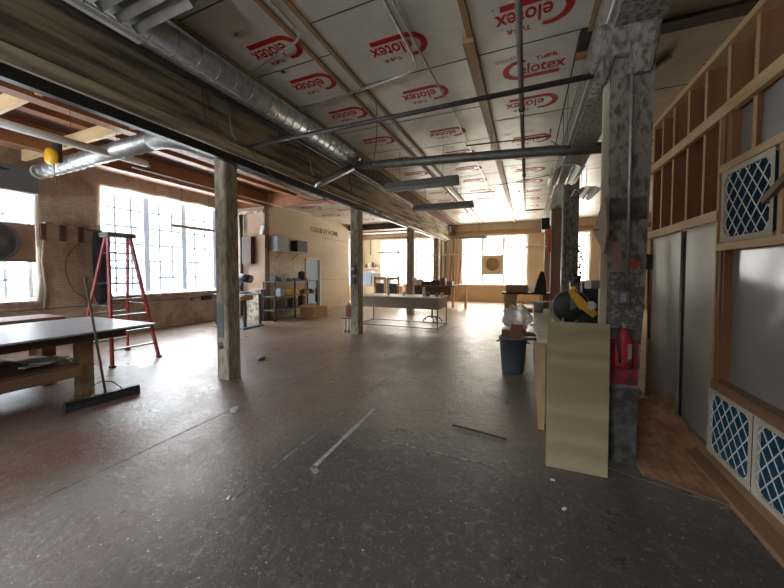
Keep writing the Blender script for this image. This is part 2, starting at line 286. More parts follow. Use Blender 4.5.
# ------------------------------------------------------------------ mesh helpers
class MB:
    def __init__(s): s.v = []; s.f = []; s.m = []; s.sm = []
    def add(s, vs, fs, mi=0, smooth=False):
        k = len(s.v); s.v += [Vector(q) for q in vs]
        for f in fs: s.f.append([i + k for i in f]); s.m.append(mi); s.sm.append(smooth)
        return s
    def box(s, x0, x1, y0, y1, z0, z1, mi=0):
        x0, x1 = sorted((x0, x1)); y0, y1 = sorted((y0, y1)); z0, z1 = sorted((z0, z1))
        vs = [(x0,y0,z0),(x1,y0,z0),(x1,y1,z0),(x0,y1,z0),(x0,y0,z1),(x1,y0,z1),(x1,y1,z1),(x0,y1,z1)]
        return s.add(vs, [(0,3,2,1),(4,5,6,7),(0,1,5,4),(1,2,6,5),(2,3,7,6),(3,0,4,7)], mi)
    def obox(s, c, size, rot=(0,0,0), mi=0):
        R = Euler(rot).to_matrix(); c = Vector(c); a, b, d = (q/2 for q in size)
        vs = [c + R @ Vector(q) for q in ((-a,-b,-d),(a,-b,-d),(a,b,-d),(-a,b,-d),(-a,-b,d),(a,-b,d),(a,b,d),(-a,b,d))]
        return s.add(vs, [(0,3,2,1),(4,5,6,7),(0,1,5,4),(1,2,6,5),(2,3,7,6),(3,0,4,7)], mi)
    def bar(s, p0, p1, w, h, up=(0,0,1), mi=0, w1=None, h1=None):
        p0, p1 = Vector(p0), Vector(p1); d = (p1-p0).normalized(); up = Vector(up)
        if abs(d.dot(up)) > .98: up = Vector((1,0,0))
        a = d.cross(up).normalized(); b = a.cross(d).normalized(); w1 = w1 or w; h1 = h1 or h
        vs = [p0 + a*sx*w/2 + b*sy*h/2 for sx, sy in ((-1,-1),(1,-1),(1,1),(-1,1))] + [p1 + a*sx*w1/2 + b*sy*h1/2 for sx, sy in ((-1,-1),(1,-1),(1,1),(-1,1))]
        return s.add(vs, [(3,2,1,0),(4,5,6,7),(0,1,5,4),(1,2,6,5),(2,3,7,6),(3,0,4,7)], mi)
    def tube(s, pts, r, n=10, mi=0, cap=True, smooth=True):
        pts = [Vector(p) for p in pts]; rs = r if isinstance(r, (list, tuple)) else [r]*len(pts)
        k = len(s.v); prev = None; vs = []
        for i, p in enumerate(pts):
            d = (pts[min(i+1, len(pts)-1)] - pts[max(i-1, 0)]).normalized()
            if prev is None:
                u = Vector((0,0,1)) if abs(d.z) < .9 else Vector((1,0,0)); a = d.cross(u).normalized()
            else: a = (prev - d*prev.dot(d)).normalized()
            prev = a; b = d.cross(a)
            for j in range(n):
                t = 2*PI*j/n; vs.append(p + (a*math.cos(t) + b*math.sin(t))*rs[i])
        fs = [(i*n+j, i*n+(j+1) % n, (i+1)*n+(j+1) % n, (i+1)*n+j) for i in range(len(pts)-1) for j in range(n)]
        s.add(vs, fs, mi, smooth)
        if cap: s.f.append([k+j for j in range(n)][::-1]); s.f.append([k+(len(pts)-1)*n+j for j in range(n)]); s.m += [mi, mi]; s.sm += [False, False]
        return s
    def lathe(s, prof, c=(0,0,0), n=24, axis='z', mi=0, smooth=True):
        c = Vector(c); vs = []
        for r, h in prof:
            for j in range(n):
                t = 2*PI*j/n; x, y = r*math.cos(t), r*math.sin(t)
                vs.append(c + Vector({'z': (x,y,h), 'x': (h,x,y), 'y': (x,h,y)}[axis]))
        fs = [(i*n+j, i*n+(j+1) % n, (i+1)*n+(j+1) % n, (i+1)*n+j) for i in range(len(prof)-1) for j in range(n)]
        k = len(s.v); s.add(vs, fs, mi, smooth)
        s.f.append([k+j for j in range(n)][::-1]); s.f.append([k+(len(prof)-1)*n+j for j in range(n)]); s.m += [mi, mi]; s.sm += [False, False]
        return s
    def ico(s, c, r, sub=2, sq=(1,1,1), jit=0, mi=0):
        bm = bmesh.new(); bmesh.ops.create_icosphere(bm, subdivisions=sub, radius=1)
        vs = [Vector(c) + Vector((v.co.x*sq[0], v.co.y*sq[1], v.co.z*sq[2]))*r*(1+random.uniform(-jit, jit)) for v in bm.verts]
        fs = [[v.index for v in f.verts] for f in bm.faces]; bm.free(); return s.add(vs, fs, mi, True)
    def build(s, name, material, parent=None, bevel=0, fix=True):
        ms = material if isinstance(material, (list, tuple)) else [material]
        xs = [v.x for v in s.v]; ys = [v.y for v in s.v]; zs = [v.z for v in s.v]
        ctr = Vector(((min(xs)+max(xs))/2, (min(ys)+max(ys))/2, min(zs)))
        me = bpy.data.meshes.new(name); o = bpy.data.objects.new(name, me); C.objects.link(o)
        if parent is not None:
            org = Vector(); q = parent
            while q is not None: org += q.location; q = q.parent
            o.parent = parent
        else: org = ctr; o.location = ctr
        me.from_pydata([v - org for v in s.v], [], s.f)
        for m_ in ms: me.materials.append(M[m_] if isinstance(m_, str) else m_)
        for p_, mi, sm in zip(me.polygons, s.m, s.sm): p_.material_index = mi; p_.use_smooth = sm
        if fix:
            bm = bmesh.new(); bm.from_mesh(me); bmesh.ops.recalc_face_normals(bm, faces=bm.faces); bm.to_mesh(me); bm.free()
        me.update()
        if bevel:
            b = o.modifiers.new('bevel', 'BEVEL'); b.width = bevel; b.segments = 2; b.limit_method = 'ANGLE'; b.angle_limit = 1.0
        return o
def tag(o, label=None, cat=None, group=None, kind=None):
    if label: o['label'] = label
    if cat: o['category'] = cat
    if group: o['group'] = group
    if kind: o['kind'] = kind
    return o
def thing(name, label, cat, loc=(0,0,0), group=None):
    o = bpy.data.objects.new(name, None); C.objects.link(o); o.location = loc; o.empty_display_size = .1
    return tag(o, label, cat, group)
def struct(mb, name, material, parent=None, bevel=0):
    return tag(mb.build(name, material, parent, bevel), kind='structure')
def copy_tree(o, parent=None):
    c = o.copy(); C.objects.link(c); c.parent = parent
    for ch in list(o.children): copy_tree(ch, c)
    return c
def arc(p0, c, p1, n=6):
    p0, c, p1 = Vector(p0), Vector(c), Vector(p1)
    return [p0*(1-t)**2 + c*2*t*(1-t) + p1*t*t for t in (i/n for i in range(n+1))]
_tx = {}
def text_mesh(body, size, bold=0, shear=0):
    key = (body, size, bold, shear)
    if key in _tx: return _tx[key]
    cu = bpy.data.curves.new('txt', 'FONT'); cu.body = body; cu.size = size; cu.offset = bold; cu.shear = shear; cu.resolution_u = 3
    o = bpy.data.objects.new('txt', cu); C.objects.link(o)
    bpy.context.view_layer.update(); dg = bpy.context.evaluated_depsgraph_get()
    me = o.evaluated_get(dg).to_mesh()
    vs = [(v.co.x, v.co.y) for v in me.vertices]; fs = [list(p.vertices) for p in me.polygons]
    o.evaluated_get(dg).to_mesh_clear(); bpy.data.objects.remove(o)
    _tx[key] = (vs, fs); return _tx[key]
# ------------------------------------------------------------------ setting
XL, YF, XR, YB, ZC = -9.45, 17.3, 5.2, -3.2, 4.12
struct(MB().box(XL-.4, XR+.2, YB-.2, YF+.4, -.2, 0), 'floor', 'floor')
def wall_with_holes(mb, axis, face, t, u0, u1, z0, z1, holes):
    # axis 'x': wall plane x=face..face+t running in y ; axis 'y': plane y=face..face+t running in x
    def bx(a, b, c, d):
        if b-a < 1e-4 or d-c < 1e-4: return
        if axis == 'x': mb.box(face, face+t, a, b, c, d)
        else: mb.box(a, b, face, face+t, c, d)
    u = u0
    for (a, b, c, d) in sorted(holes):
        bx(u, a, z0, z1); bx(a, b, z0, c); bx(a, b, d, z1); u = b
    bx(u, u1, z0, z1); return mb
LW = [(.0, 3.2, .98, 3.62), (4.35, 8.0, .98, 3.65), (13.7, 16.3, .95, 3.45)]
struct(wall_with_holes(MB(), 'x', XL-.35, .35, YB, YF, 0, 4.3, LW), 'wall_left', 'brick')
FW = [(-8.05, -4.85, .93, 3.42), (-3.2, -.05, .93, 3.42), (1.15, 2.65, .93, 3.42)]
struct(wall_with_holes(MB(), 'y', YF, .35, XL-.35, XR, 0, 4.3, FW), 'wall_far', 'brick_far')
struct(wall_with_holes(MB(), 'x', XR, .2, YB, YF, 0, 4.3, []), 'wall_right', 'plyw')
FILL_WIN = [(-7.9, -4.5, .95, 3.6), (-2.2, -1.0, .95, 3.6)]  # openings behind the camera, added unseen to brighten the near end
struct(wall_with_holes(MB(), 'y', YB-.2, .2, XL-.35, XR+.2, 0, 4.3, FILL_WIN), 'wall_back', 'plyw')
# low orange boards under the far windows
for i, (a, b) in enumerate(((-4.75, -.05), (-.05, 3.0), (-8.3, -4.85))):
    struct(MB().box(a, b, YF-.04, YF, .0, .9), 'trim_%d' % (i+1), 'osb')
struct(MB().box(XL, XR, YF-.12, YF, 3.55, 3.75), 'trim_4', 'brownwood')
# window furniture: steel sash with film
def window(n, axis, face, a, b, z0, z1, majors, cols, rows, m, sheet=True, xr=False):
    mb = MB(); w = .03
    def seg(u0, u1, v0, v1, d0=0, d1=.05):
        if axis == 'x': mb.box(face-.2+d0, face-.2+d1, u0, u1, v0, v1)
        else: mb.box(u0, u1, face+.15+d0, face+.15+d1, v0, v1)
    seg(a, a+.05, z0, z1); seg(b-.05, b, z0, z1); seg(a, b, z0, z0+.05); seg(a, b, z1-.05, z1)
    nm = len(majors)
    for u in majors: seg(u-.07, u+.07, z0, z1, -.01, .06)
    edges = [a] + list(majors) + [b]
    for e0, e1 in zip(edges, edges[1:]):
        for k in range(1, cols): u = e0 + (e1-e0)*k/cols; seg(u-.024, u+.024, z0, z1, .01, .035)
    for k in range(1, rows): v = z0 + (z1-z0)*k/rows; seg(a, b, v-.022, v+.022, .01, .035)
    fr = struct(mb, 'window_%d' % n, m)
    g = MB()
    # wrinkled plastic sheet taped over the opening
    e = .10; nu, nv = 30, 16; vs = []
    for j in range(nv+1):
        for i in range(nu+1):
            u = a-e + (b-a+2*e)*i/nu; v = z0-e + (z1-z0+2*e)*j/nv
            d = .045 + .02*math.sin(u*7+v*3) + .012*math.sin(u*17-v*11) + random.uniform(-.006, .006)
            if i in (0, nu) or j in (0, nv): d = .012
            if i in (0, nu): u += random.uniform(-.02, .02)
            vs.append((face+d, u, v) if axis == 'x' else (u, face-d, v))
    fi = []; mi = []
    for j in range(nv):
        for i in range(nu):
            q = j*(nu+1)+i; g.add([vs[q], vs[q+1], vs[q+nu+2], vs[q+nu+1]], [(0,1,2,3)], 1 if (i < 1 or i >= nu-1 or j < 1 or j >= nv-1) else 0, True)
    so = g.build('plastic_sheet', ['film', 'filmedge'], fr, fix=False)
    return fr
window(1, 'x', XL, 4.35, 8.0, .98, 3.65, (5.42, 6.45, 7.48), 3, 6, 'muntin')
window(2, 'x', XL, 0.0, 3.2, .98, 3.62, (1.05, 2.1), 3, 6, 'muntin')
window(3, 'x', XL, 13.7, 16.3, .95, 3.45, (15.0,), 2, 3, 'muntinfar')
window(4, 'y', YF, -8.05, -4.85, .93, 3.42, (-7.02, -5.9), 1, 2, 'muntinfar')
window(5, 'y', YF, -3.2, -.05, .93, 3.42, (-2.18, -1.13), 1, 1, 'muntinfar')
window(6, 'y', YF, 1.15, 2.65, .93, 3.42, (1.9,), 1, 3, 'muntinfar')
for i, (a, b, c, d_) in enumerate(FILL_WIN):
    q = MB(); 
    for u in (a, (2*a+b)/3, (a+2*b)/3, b): q.box(u-.04, u+.04, YB-.15, YB-.09, c, d_)
    for v in (c, (c+d_)/2, d_): q.box(a, b, YB-.15, YB-.09, v-.03, v+.03)
    struct(q, 'window_%d' % (7+i), 'muntin')  # sashes of the unseen windows added for fill light
for i, (a, b) in enumerate(((0, 3.2), (4.35, 8.0))):
    struct(MB().box(XL-.3, XL+.05, a-.05, b+.05, .92, .98), 'trim_%d' % (5+i), 'plaster')

# ceiling: foil faced boards, seams and red print in the board surface
def celotex(mb, cx, cy, w, up, z, sub=True, fade=0):
    # w: width of the whole mark; up=True reads upright from the camera end
    s = 1 if up else -1; k = w/2.9
    def put(vs, fs, ox, oy, mi, dz):
        mb.add([(cx + s*(x*k+ox*k), cy - s*(y*k+oy*k), z-dz) for x, y in vs], fs, mi)
    vs, fs = text_mesh('elotex', .92, .018, .0)
    x1 = max(v[0] for v in vs); sc = 1.95/x1
    put([(x*sc, y*1.15) for x, y in vs], fs, -.62, -.22, 1, .002)
    # the big open C: thick arc round the first letter, its foot running on as an underline
    pts = []
    n = 22
    for i in range(n+1):
        t = math.radians(72 + (270-72)*i/n); pts.append((-.50 + .64*math.cos(t), .12 + .62*math.sin(t)))
    pts += [(.2, -.50), (.9, -.50), (1.12, -.50)]
    wd = [.09 + .05*min(1, i/8) for i in range(len(pts))]; vv = []; ff = []
    for i, (x, y) in enumerate(pts):
        a = pts[max(0, i-1)]; b = pts[min(len(pts)-1, i+1)]; dx, dy = b[0]-a[0], b[1]-a[1]; l = math.hypot(dx, dy)
        vv += [(x-dy/l*wd[i], y+dx/l*wd[i]), (x+dy/l*wd[i], y-dx/l*wd[i])]
        if i: ff.append((2*i-2, 2*i-1, 2*i+1, 2*i))
    put(vv, ff, 0, 0, 1, .002)
    if sub:
        vs, fs = text_mesh('Tuff-R', .34, .01); put(vs, fs, .1, .62, 2 if fade else 1, .002)
        vs, fs = text_mesh('INSULATING SHEATHING', .16, 0); put(vs, fs, -.6, .95 - .45, 3, .002)
        vs, fs = text_mesh('R', .16, 0); put(vs, fs, 1.30, -.62, 1, .002)
ce = MB()
ce.box(-3.9, XR+.2, YB, YF+.3, ZC, ZC+.1)
cols = [(-2.68, (1.9, 2.9, 3.6, 4.5, 5.65, 6.8, 7.9, 9.0, 10.1, 11.3, 12.5, 13.8), 0), (-1.37, (2.1, 3.4, 4.43, 5.8, 6.9, 8.0, 9.1, 10.3, 11.5, 12.8, 14.2), 0), (.03, (3.47, 4.43, 5.27, 6.7, 7.7, 8.7, 9.8, 10.9, 12.1, 13.4, 14.8), 1)]
for cx, ys, q in cols:
    for i, y in enumerate(ys):
        celotex(ce, cx, y, {-2.68: .72, -1.37: .74, .03: .80}[cx], q == 1 and i % 3 == 1, ZC, y < 7.5, 0)
for x, y in ((2.3, 5.2), (3.1, 6.4), (2.4, 7.8), (3.6, 4.6), (2.6, 9.4), (2.5, 3.9), (2.0, 3.0)):
    celotex(ce, x, y, .8, False, ZC, True)
for x0, x1, ys in ((-3.4, -2.1, (2.2, 3.22, 4.05, 5.1, 6.2, 7.4, 8.6, 9.8, 11, 12.2, 13.4)), (-2.1, -.6, (1.8, 2.75, 3.92, 5.1, 6.35, 7.5, 8.6, 9.8, 11, 12.2, 13.4)), (-.56, .62, (2.7, 3.92, 4.83, 5.7, 7.2, 8.2, 9.3, 10.4, 11.6, 12.8)), (.95, 5.2, (1.2, 5.6, 6.8, 8, 9.2))):
    for y in ys: ce.box(x0, x1, y-.006, y+.006, ZC-.003, ZC+.01, 4)
ce.box(.478, .495, 3.95, 7.4, ZC-.003, ZC+.01, 4)
for x in (-1.95, -1.0, -.1): ce.box(x-.05, x+.05, 2.0, 2.6, ZC-.0015, ZC+.01, 5)
for cx, ys, q in cols:
    for y in ys[:7]:
        for _ in range(2):
            ax, ay = cx + random.uniform(.1, .45)*(-1), y + random.uniform(-.42, -.3)
            ce.box(ax, ax+random.uniform(.1, .22), ay, ay+.07, ZC-.0012, ZC+.01, 5)
struct(ce, 'ceiling', ['foil', 'ceilred', 'ceildark', 'faded', 'ceilgap', 'faded'])
# left bay: boarded deck over deep joists near us, foil boards further back
struct(MB().box(XL-.35, -3.9, YB, 8.3, 4.16, 4.26), 'ceiling_left', 'deck')
cl = MB(); cl.box(XL-.35, -4.25, 8.3, YF+.3, 3.82, 3.9); cl.box(XL-.35, -4.2, 8.22, 8.3, 3.72, 4.2)
for x, y in ((-7.0, 9.2), (-6.0, 10.0), (-7.2, 10.7), (-5.6, 8.9), (-6.4, 12.2), (-5.4, 11.4), (-7.4, 13.2)): celotex(cl, x, y, .9, False, 3.82, False)
for y in (9.6, 10.9, 12.1): cl.box(XL, -4.3, y-.008, y+.008, 3.817, 3.83, 3)
struct(cl, 'ceiling_back_left', ['foil', 'ceilred', 'ceildark', 'ceilgap'])
tn = [7]
def trim(mb, material):
    o = struct(mb, 'trim_%d' % tn[0], material); tn[0] += 1; return o
trim(MB().box(XL, -4.22, 8.17, 8.22, 3.70, 4.16), 'joist')
trim(MB().box(-8.9, -4.3, 13.4, 14.0, 3.55, 3.8), 'darkwood')  # solid dark box, coloured as the shade of a ceiling opening
trim(MB().box(-8.9, -4.3, 14.1, 14.2, 3.5, 3.8), 'brightwood')
# battens on the ceiling
trim(MB().box(-3.38, -3.27, -2, YF, ZC-.05, ZC), 'brownwood')
trim(MB().box(-2.36, -2.31, -2, YF, ZC-.03, ZC), 'brownwood')
trim(MB().box(-2.12, -2.07, -2, YF, ZC-.03, ZC), 'brownwood')
trim(MB().box(-.63, -.57, -1, 3.6, ZC-.03, ZC), 'brownwood')
trim(MB().box(-.68, -.56, 3.55, YF, ZC-.075, ZC), 'brownwood')
trim(MB().box(-3.9, -3.46, -2, YF, ZC-.05, ZC), 'deck')
trim(MB().box(.49, .62, 3.93, 4.28, ZC-.02, ZC), 'ceilgap')  # flat dark piece, coloured as the shade inside an open recess
trim(MB().box(.49, .62, 4.28, 4.36, ZC-.06, ZC), 'joist')
trim(MB().box(.55, .60, 1.0, 3.93, ZC-.04, ZC), 'brownwood')
trim(MB().box(.95, 3.9, 4.10, 4.28, ZC-.04, ZC), 'darkwood')
trim(MB().box(.95, 1.35, 12.0, 12.05, ZC-.06, ZC), 'brownwood')
trim(MB().bar((.98, 5.75, ZC-.03), (1.50, 4.75, ZC-.03), .05, .04), 'brownwood')
# joists and blocking of the left bay
for i, x in enumerate((-5.75, -8.05, -6.9, -9.2, -4.75)):
    trim(MB().box(x-.10, x+.10, YB, 8.22, 3.74 if i < 2 else 3.99, 4.16), 'joist')
for y in (2.0, 3.02):
    for a, b in ((-9.2, -8.15), (-7.95, -5.85)):
        trim(MB().box(a, b, y-.03, y+.03, 3.78, 3.98), 'newwood_x')
    if y > 1.5: trim(MB().box(-5.65, -4.25, y-.03, y+.03, 3.78, 3.98), 'newwood_x')
# main timber girders
bm_ = MB(); bm_.box(-4.2, -3.93, YB, YF, 3.44, 4.14); trim(bm_, 'beam')
lg = MB(); lg.box(-4.22, -3.88, YB, YF, 3.27, 3.42); trim(lg, 'ledge')
trim(MB().box(.60, .93, YB, YF, 3.50, ZC), 'colgrey')
# timber columns
def column(n_, x, y, w, top, m, label=None):
    mb = MB(); c = .018; h = w/2; 
    prof = [(-h+c,-h),(h-c,-h),(h,-h+c),(h,h-c),(h-c,h),(-h+c,h),(-h,h-c),(-h,-h+c)]
    zs = [0, .6, 1.4, 2.3, top]
    vs = [(x+px+random.uniform(-.003,.003), y+py+random.uniform(-.003,.003), z) for z in zs for px, py in prof]
    fs = [(i*8+j, i*8+(j+1) % 8, (i+1)*8+(j+1) % 8, (i+1)*8+j) for i in range(len(zs)-1) for j in range(8)]
    mb.add(vs, fs + [tuple(range(8))[::-1], tuple(range(32, 40))])
    return tag(mb.build('column', m), kind='structure')
cL = column(1, -4.10, 3.40, .23, 3.26, 'col')
MB().box(-4.19, -4.06, 3.279, 3.286, .62, 1.12).build('grey_patch', 'grey', cL)
MB().lathe([(.001, 0), (.055, 0), (.055, -.004), (.001, -.004)], (-4.12, 3.284, .50), 18, 'y').build('dark_spot', 'coldark', cL)
for y in (7.12, 11.2, 14.9): column(1, -4.0, y, .24, 3.26, 'col')
column(1, .76, 7.1, .27, 3.5, 'colgrey')
column(1, .80, 11.0, .28, 3.5, 'colbrown')
column(1, .80, 14.9, .28, 3.5, 'colbrown')
# near right column: tapering, with bracket, switch, plates and signs
t = MB(); zs = [0, .5, 1.0, 1.3, 2.2, 3.5]; hw = [.105, .11, .115, .125, .135, .15]; cx_ = [.725, .73, .735, .74, .745, .75]
vs = []
for z, h, cx in zip(zs, hw, cx_): vs += [(cx-h, 3.12, z), (cx+h, 3.12, z), (cx+h, 3.38, z), (cx-h, 3.38, z)]
for i in range(5): t.add([vs[i*4+j] for j in range(8)], [(0,1,5,4),(1,2,6,5),(2,3,7,6),(3,0,4,7)] + ([(3,2,1,0)] if i == 0 else []), 1 if i < 1 else (1 if i == 2 else 0))
nc = tag(t.build('column', ['colgrey', 'coldark']), kind='structure')
b_ = MB(); b_.obox((.70, 3.22, 3.42), (.42, .34, .26), (0, .08, 0)); b_.obox((.80, 3.08, 3.30), (.16, .12, .34), (.25, .1, 0)); b_.obox((.56, 3.2, 3.25), (.10, .28, .30), (0, .3, 0))
b_.build('corbel', 'colgrey', nc, .03)
MB().box(.565, .615, 3.14, 3.20, .55, 3.25).build('edge_board', 'colpale', nc)
MB().box(.635, .70, 3.100, 3.119, 1.60, 1.83).build('cover_plate', 'colbrown', nc)
MB().box(.745, .83, 3.10, 3.119, 1.625, 1.662).build('warning_label', 'redlabel', nc)
MB().box(.63, .832, 3.108, 3.119, .66, 1.03).build('painted_patch', 'redsplash', nc)
MB().box(.622, .862, 3.106, 3.119, 2.0, 2.18).build('grey_band', 'coldark', nc)
MB().box(.625, .845, 3.105, 3.119, 1.12, 1.58).build('grimy_patch', 'grime', nc)
MB().box(.63, .835, 3.107, 3.119, .05, .63).build('lower_patch', 'coldark', nc)
sc_ = MB()
for k, x in enumerate((.752, .775, .792, .812)):
    sc_.tube([(x, 3.113, 1.69), (x+.008, 3.113, 1.73-.01*k), (x+.018, 3.113, 1.695), (x+.004, 3.113, 1.705)], .0025, 5)
sc_.build('scribble', 'black', nc)
# partition at the back left, with pier and door
pw = wall_with_holes(MB(), 'x', -8.05, .10, 8.05, 13.4, 0, 3.82, [(10.15, 11.0, 0, 2.08)])
struct(pw, 'wall_partition', 'plyw')
struct(MB().box(XL, -7.93, 8.0, 8.12, 0, 3.72), 'wall_pier', 'cmu')
trim(MB().box(-8.45, -7.85, 7.72, 8.0, 0, 1.02), 'plaster')
trim(MB().box(-7.95, -7.93, 8.2, 10.0, 1.15, 1.92), 'creamtop')
trim(MB().box(-7.96, -7.92, 8.1, 8.2, 0, 3.8), 'brownwood')
trim(MB().box(-9.3, -7.9, 7.9, 8.0, 3.50, 3.60), 'plaster')
for z in (1.25, 3.0): trim(MB().box(-7.95, -7.94, 11.05, 13.3, z, z+.01), 'brownwood')
dr = tag(MB().build if False else bpy.data.objects.new('door_1', None), kind='structure'); C.objects.link(dr); dr.location = (-8.0, 10.57, 0)
fr = MB(); fr.box(-8.06, -7.92, 10.09, 10.16, 0, 2.14); fr.box(-8.06, -7.92, 10.99, 11.06, 0, 2.14); fr.box(-8.06, -7.92, 10.09, 11.06, 2.07, 2.14)
fr.build('door_frame', 'doorwhite', dr)
lf = MB(); lf.box(-8.03, -7.985, 10.17, 10.985, .01, 2.06); lf.build('door_leaf', 'doorblue', dr)
MB().tube([(-7.985, 10.9, 1.0), (-7.94, 10.9, 1.0), (-7.94, 10.80, 1.0)], .012, 8).build('door_handle', 'conduit', dr)
# letters on the partition wall
def wall_text(body, size, org, udir, vdir, m, name, parent, bold=.0, nrm=(1,0,0)):
    vs, fs = text_mesh(body, size, bold); org, udir, vdir, nrm = Vector(org), Vector(udir), Vector(vdir), Vector(nrm)
    mb = MB(); n0 = len(vs)
    mb.add([org + udir*x + vdir*y for x, y in vs], fs); mb.add([org + udir*x + vdir*y + nrm*.004 for x, y in vs], fs)
    return mb.build(name, m, parent, fix=False)
lt = thing('wall_lettering', 'row of small dark worn letters high on the tan plywood wall', 'lettering', (-7.94, 11.3, 3.2))
yy = 10.42
for i, ch in enumerate('COUBUYHOME'):
    wall_text(ch, .26, (-7.945, yy, 3.20 + (.0 if i % 2 else .015)), (0,1,0), (0,0,1), 'darkwood' if i in (3,4,5,9) else 'tablewood', 'letter', lt, .008); yy += .205

# outside: neighbouring blocks across the street
def building(x, y, w, d, h, m, label):
    b = thing('building', label, 'building', (x, y, -6))
    MB().box(x-w/2, x+w/2, y-d/2, y+d/2, -6, h).build('walls', m, b)
    MB().box(x-w/2-.3, x+w/2+.3, y-d/2-.3, y+d/2+.3, h, h+.4).build('roof', 'mdf', b)
    for k in range(int(d/3)):
        for l in range(3): MB().box(x+w/2, x+w/2+.05, y-d/2+1+k*3, y-d/2+2.4+k*3, -3+l*2.6, -1.4+l*2.6).build('window', 'muntin', b)
M['bldA'] = mat('grey_stucco', (.10,.12,.15), rough=.9); M['bldB'] = mat('brown_render', (.13,.10,.09), rough=.9)
building(-38, 14, 8, 16, 2.4, 'bldA', 'pale low building seen through the big left window')
building(-44, 32, 8, 14, 3.0, 'bldB', 'pinkish low building seen through the right end of the left window')

# ------------------------------------------------------------------ stud wall with sheets and filters (right)
SX = 1.41
sw = bpy.data.objects.new('wall_stud', None); C.objects.link(sw); tag(sw, kind='structure'); sw.location = (1.45, 3, 0)
ys = [4.88, 4.60, 4.30, 3.97, 3.65, 3.31, 2.98, 2.65, 2.30, 1.95, 1.6]
for y in ys:
    st = MB(); st.box(SX, SX+.13, y-.018, y+.018, 2.06, 3.31); st.build('stud', 'newwood_z', sw)
    MB().box(SX-.004, SX, y-.018, y+.018, 2.06, 3.31).build('lit_stud_edge', 'studedge', sw)  # lighter strip over each stud's front paints its lit edge
MB().box(SX-.03, SX+.14, .6, 4.93, 3.31, 3.36).build('top_plate', 'newwood', sw)
MB().box(SX-.045, SX-.005, .6, 4.97, 2.77, 2.86).build('rail', 'newwood', sw)
MB().box(SX-.05, SX-.006, 3.30, 4.93, 1.985, 2.065).build('rail', 'newwood', sw)
MB().box(SX-.01, SX+.12, 4.88, 4.93, 0, 2.06).build('end_post', 'studedge', sw)
MB().box(SX-.03, SX+.10, 3.27, 3.34, .66, 2.80).build('post', 'newwood_z', sw)
MB().box(SX-.036, SX-.031, 3.315, 3.34, 0.6, 2.78).build('lit_post_edge', 'studedge', sw)  # lighter strip painting light onto the edge of the post
MB().box(SX-.03, SX+.10, 1.5, 1.57, 0, 2.80).build('post', 'newwood_z', sw)
MB().box(SX+.01, SX+.03, 4.09, 4.87, .03, 1.99).build('wallboard', 'sheetgrey', sw)
MB().box(SX+.02, SX+.04, 3.34, 3.99, .03, 1.99).build('wallboard', 'sheetgrey', sw)
MB().box(SX+.035, SX+.12, 3.97, 4.11, .0, 1.99).build('post', 'darkwood', sw)
MB().box(SX-.05, SX+.10, 1.0, 3.30, .66, .735).build('sill', 'sill', sw)
MB().box(SX-.045, SX+.05, 1.0, 3.32, 1.745, 1.80).build('header', 'newwood', sw)
MB().box(SX-.045, SX+.05, 1.0, 3.30, 2.345, 2.40).build('header', 'newwood', sw)
MB().box(SX-.02, SX+.08, 3.235, 3.268, .735, 1.745).build('jamb', 'newwood_z', sw)
MB().box(SX-.02, SX+.08, 3.20, 3.26, 2.40, 2.78).build('jamb', 'newwood_z', sw)
def frosted(y0, y1, z0, z1, x):
    g = MB(); nu, nv = 20, 12; vs = []
    for j in range(nv+1):
        for i in range(nu+1):
            u = y0+(y1-y0)*i/nu; v = z0+(z1-z0)*j/nv
            vs.append((x+.004*math.sin(u*9+v*4)+.003*math.sin(v*13-u*3), u, v))
    g.add(vs, [(j*(nu+1)+i, j*(nu+1)+i+1, (j+1)*(nu+1)+i+1, (j+1)*(nu+1)+i) for j in range(nv) for i in range(nu)], 0, True)
    g.build('plastic_pane', 'wallfilm', sw, fix=False)
frosted(1.57, 3.24, .73, 1.75, SX+.03); frosted(1.57, 3.21, 2.40, 2.78, SX+.03)
MB().box(SX-.035, SX+.05, 2.63, 2.67, 1.80, 2.345).build('jamb', 'studedge', sw)
MB().box(SX-.02, SX+.10, 1.0, 4.9, 0, .13).build('bottom_plate', 'sill', sw)
MB().bar((SX-.05, 2.76, 2.02), (SX-.05, 2.55, 2.14), .03, .04).build('batten', 'tablewood', sw)
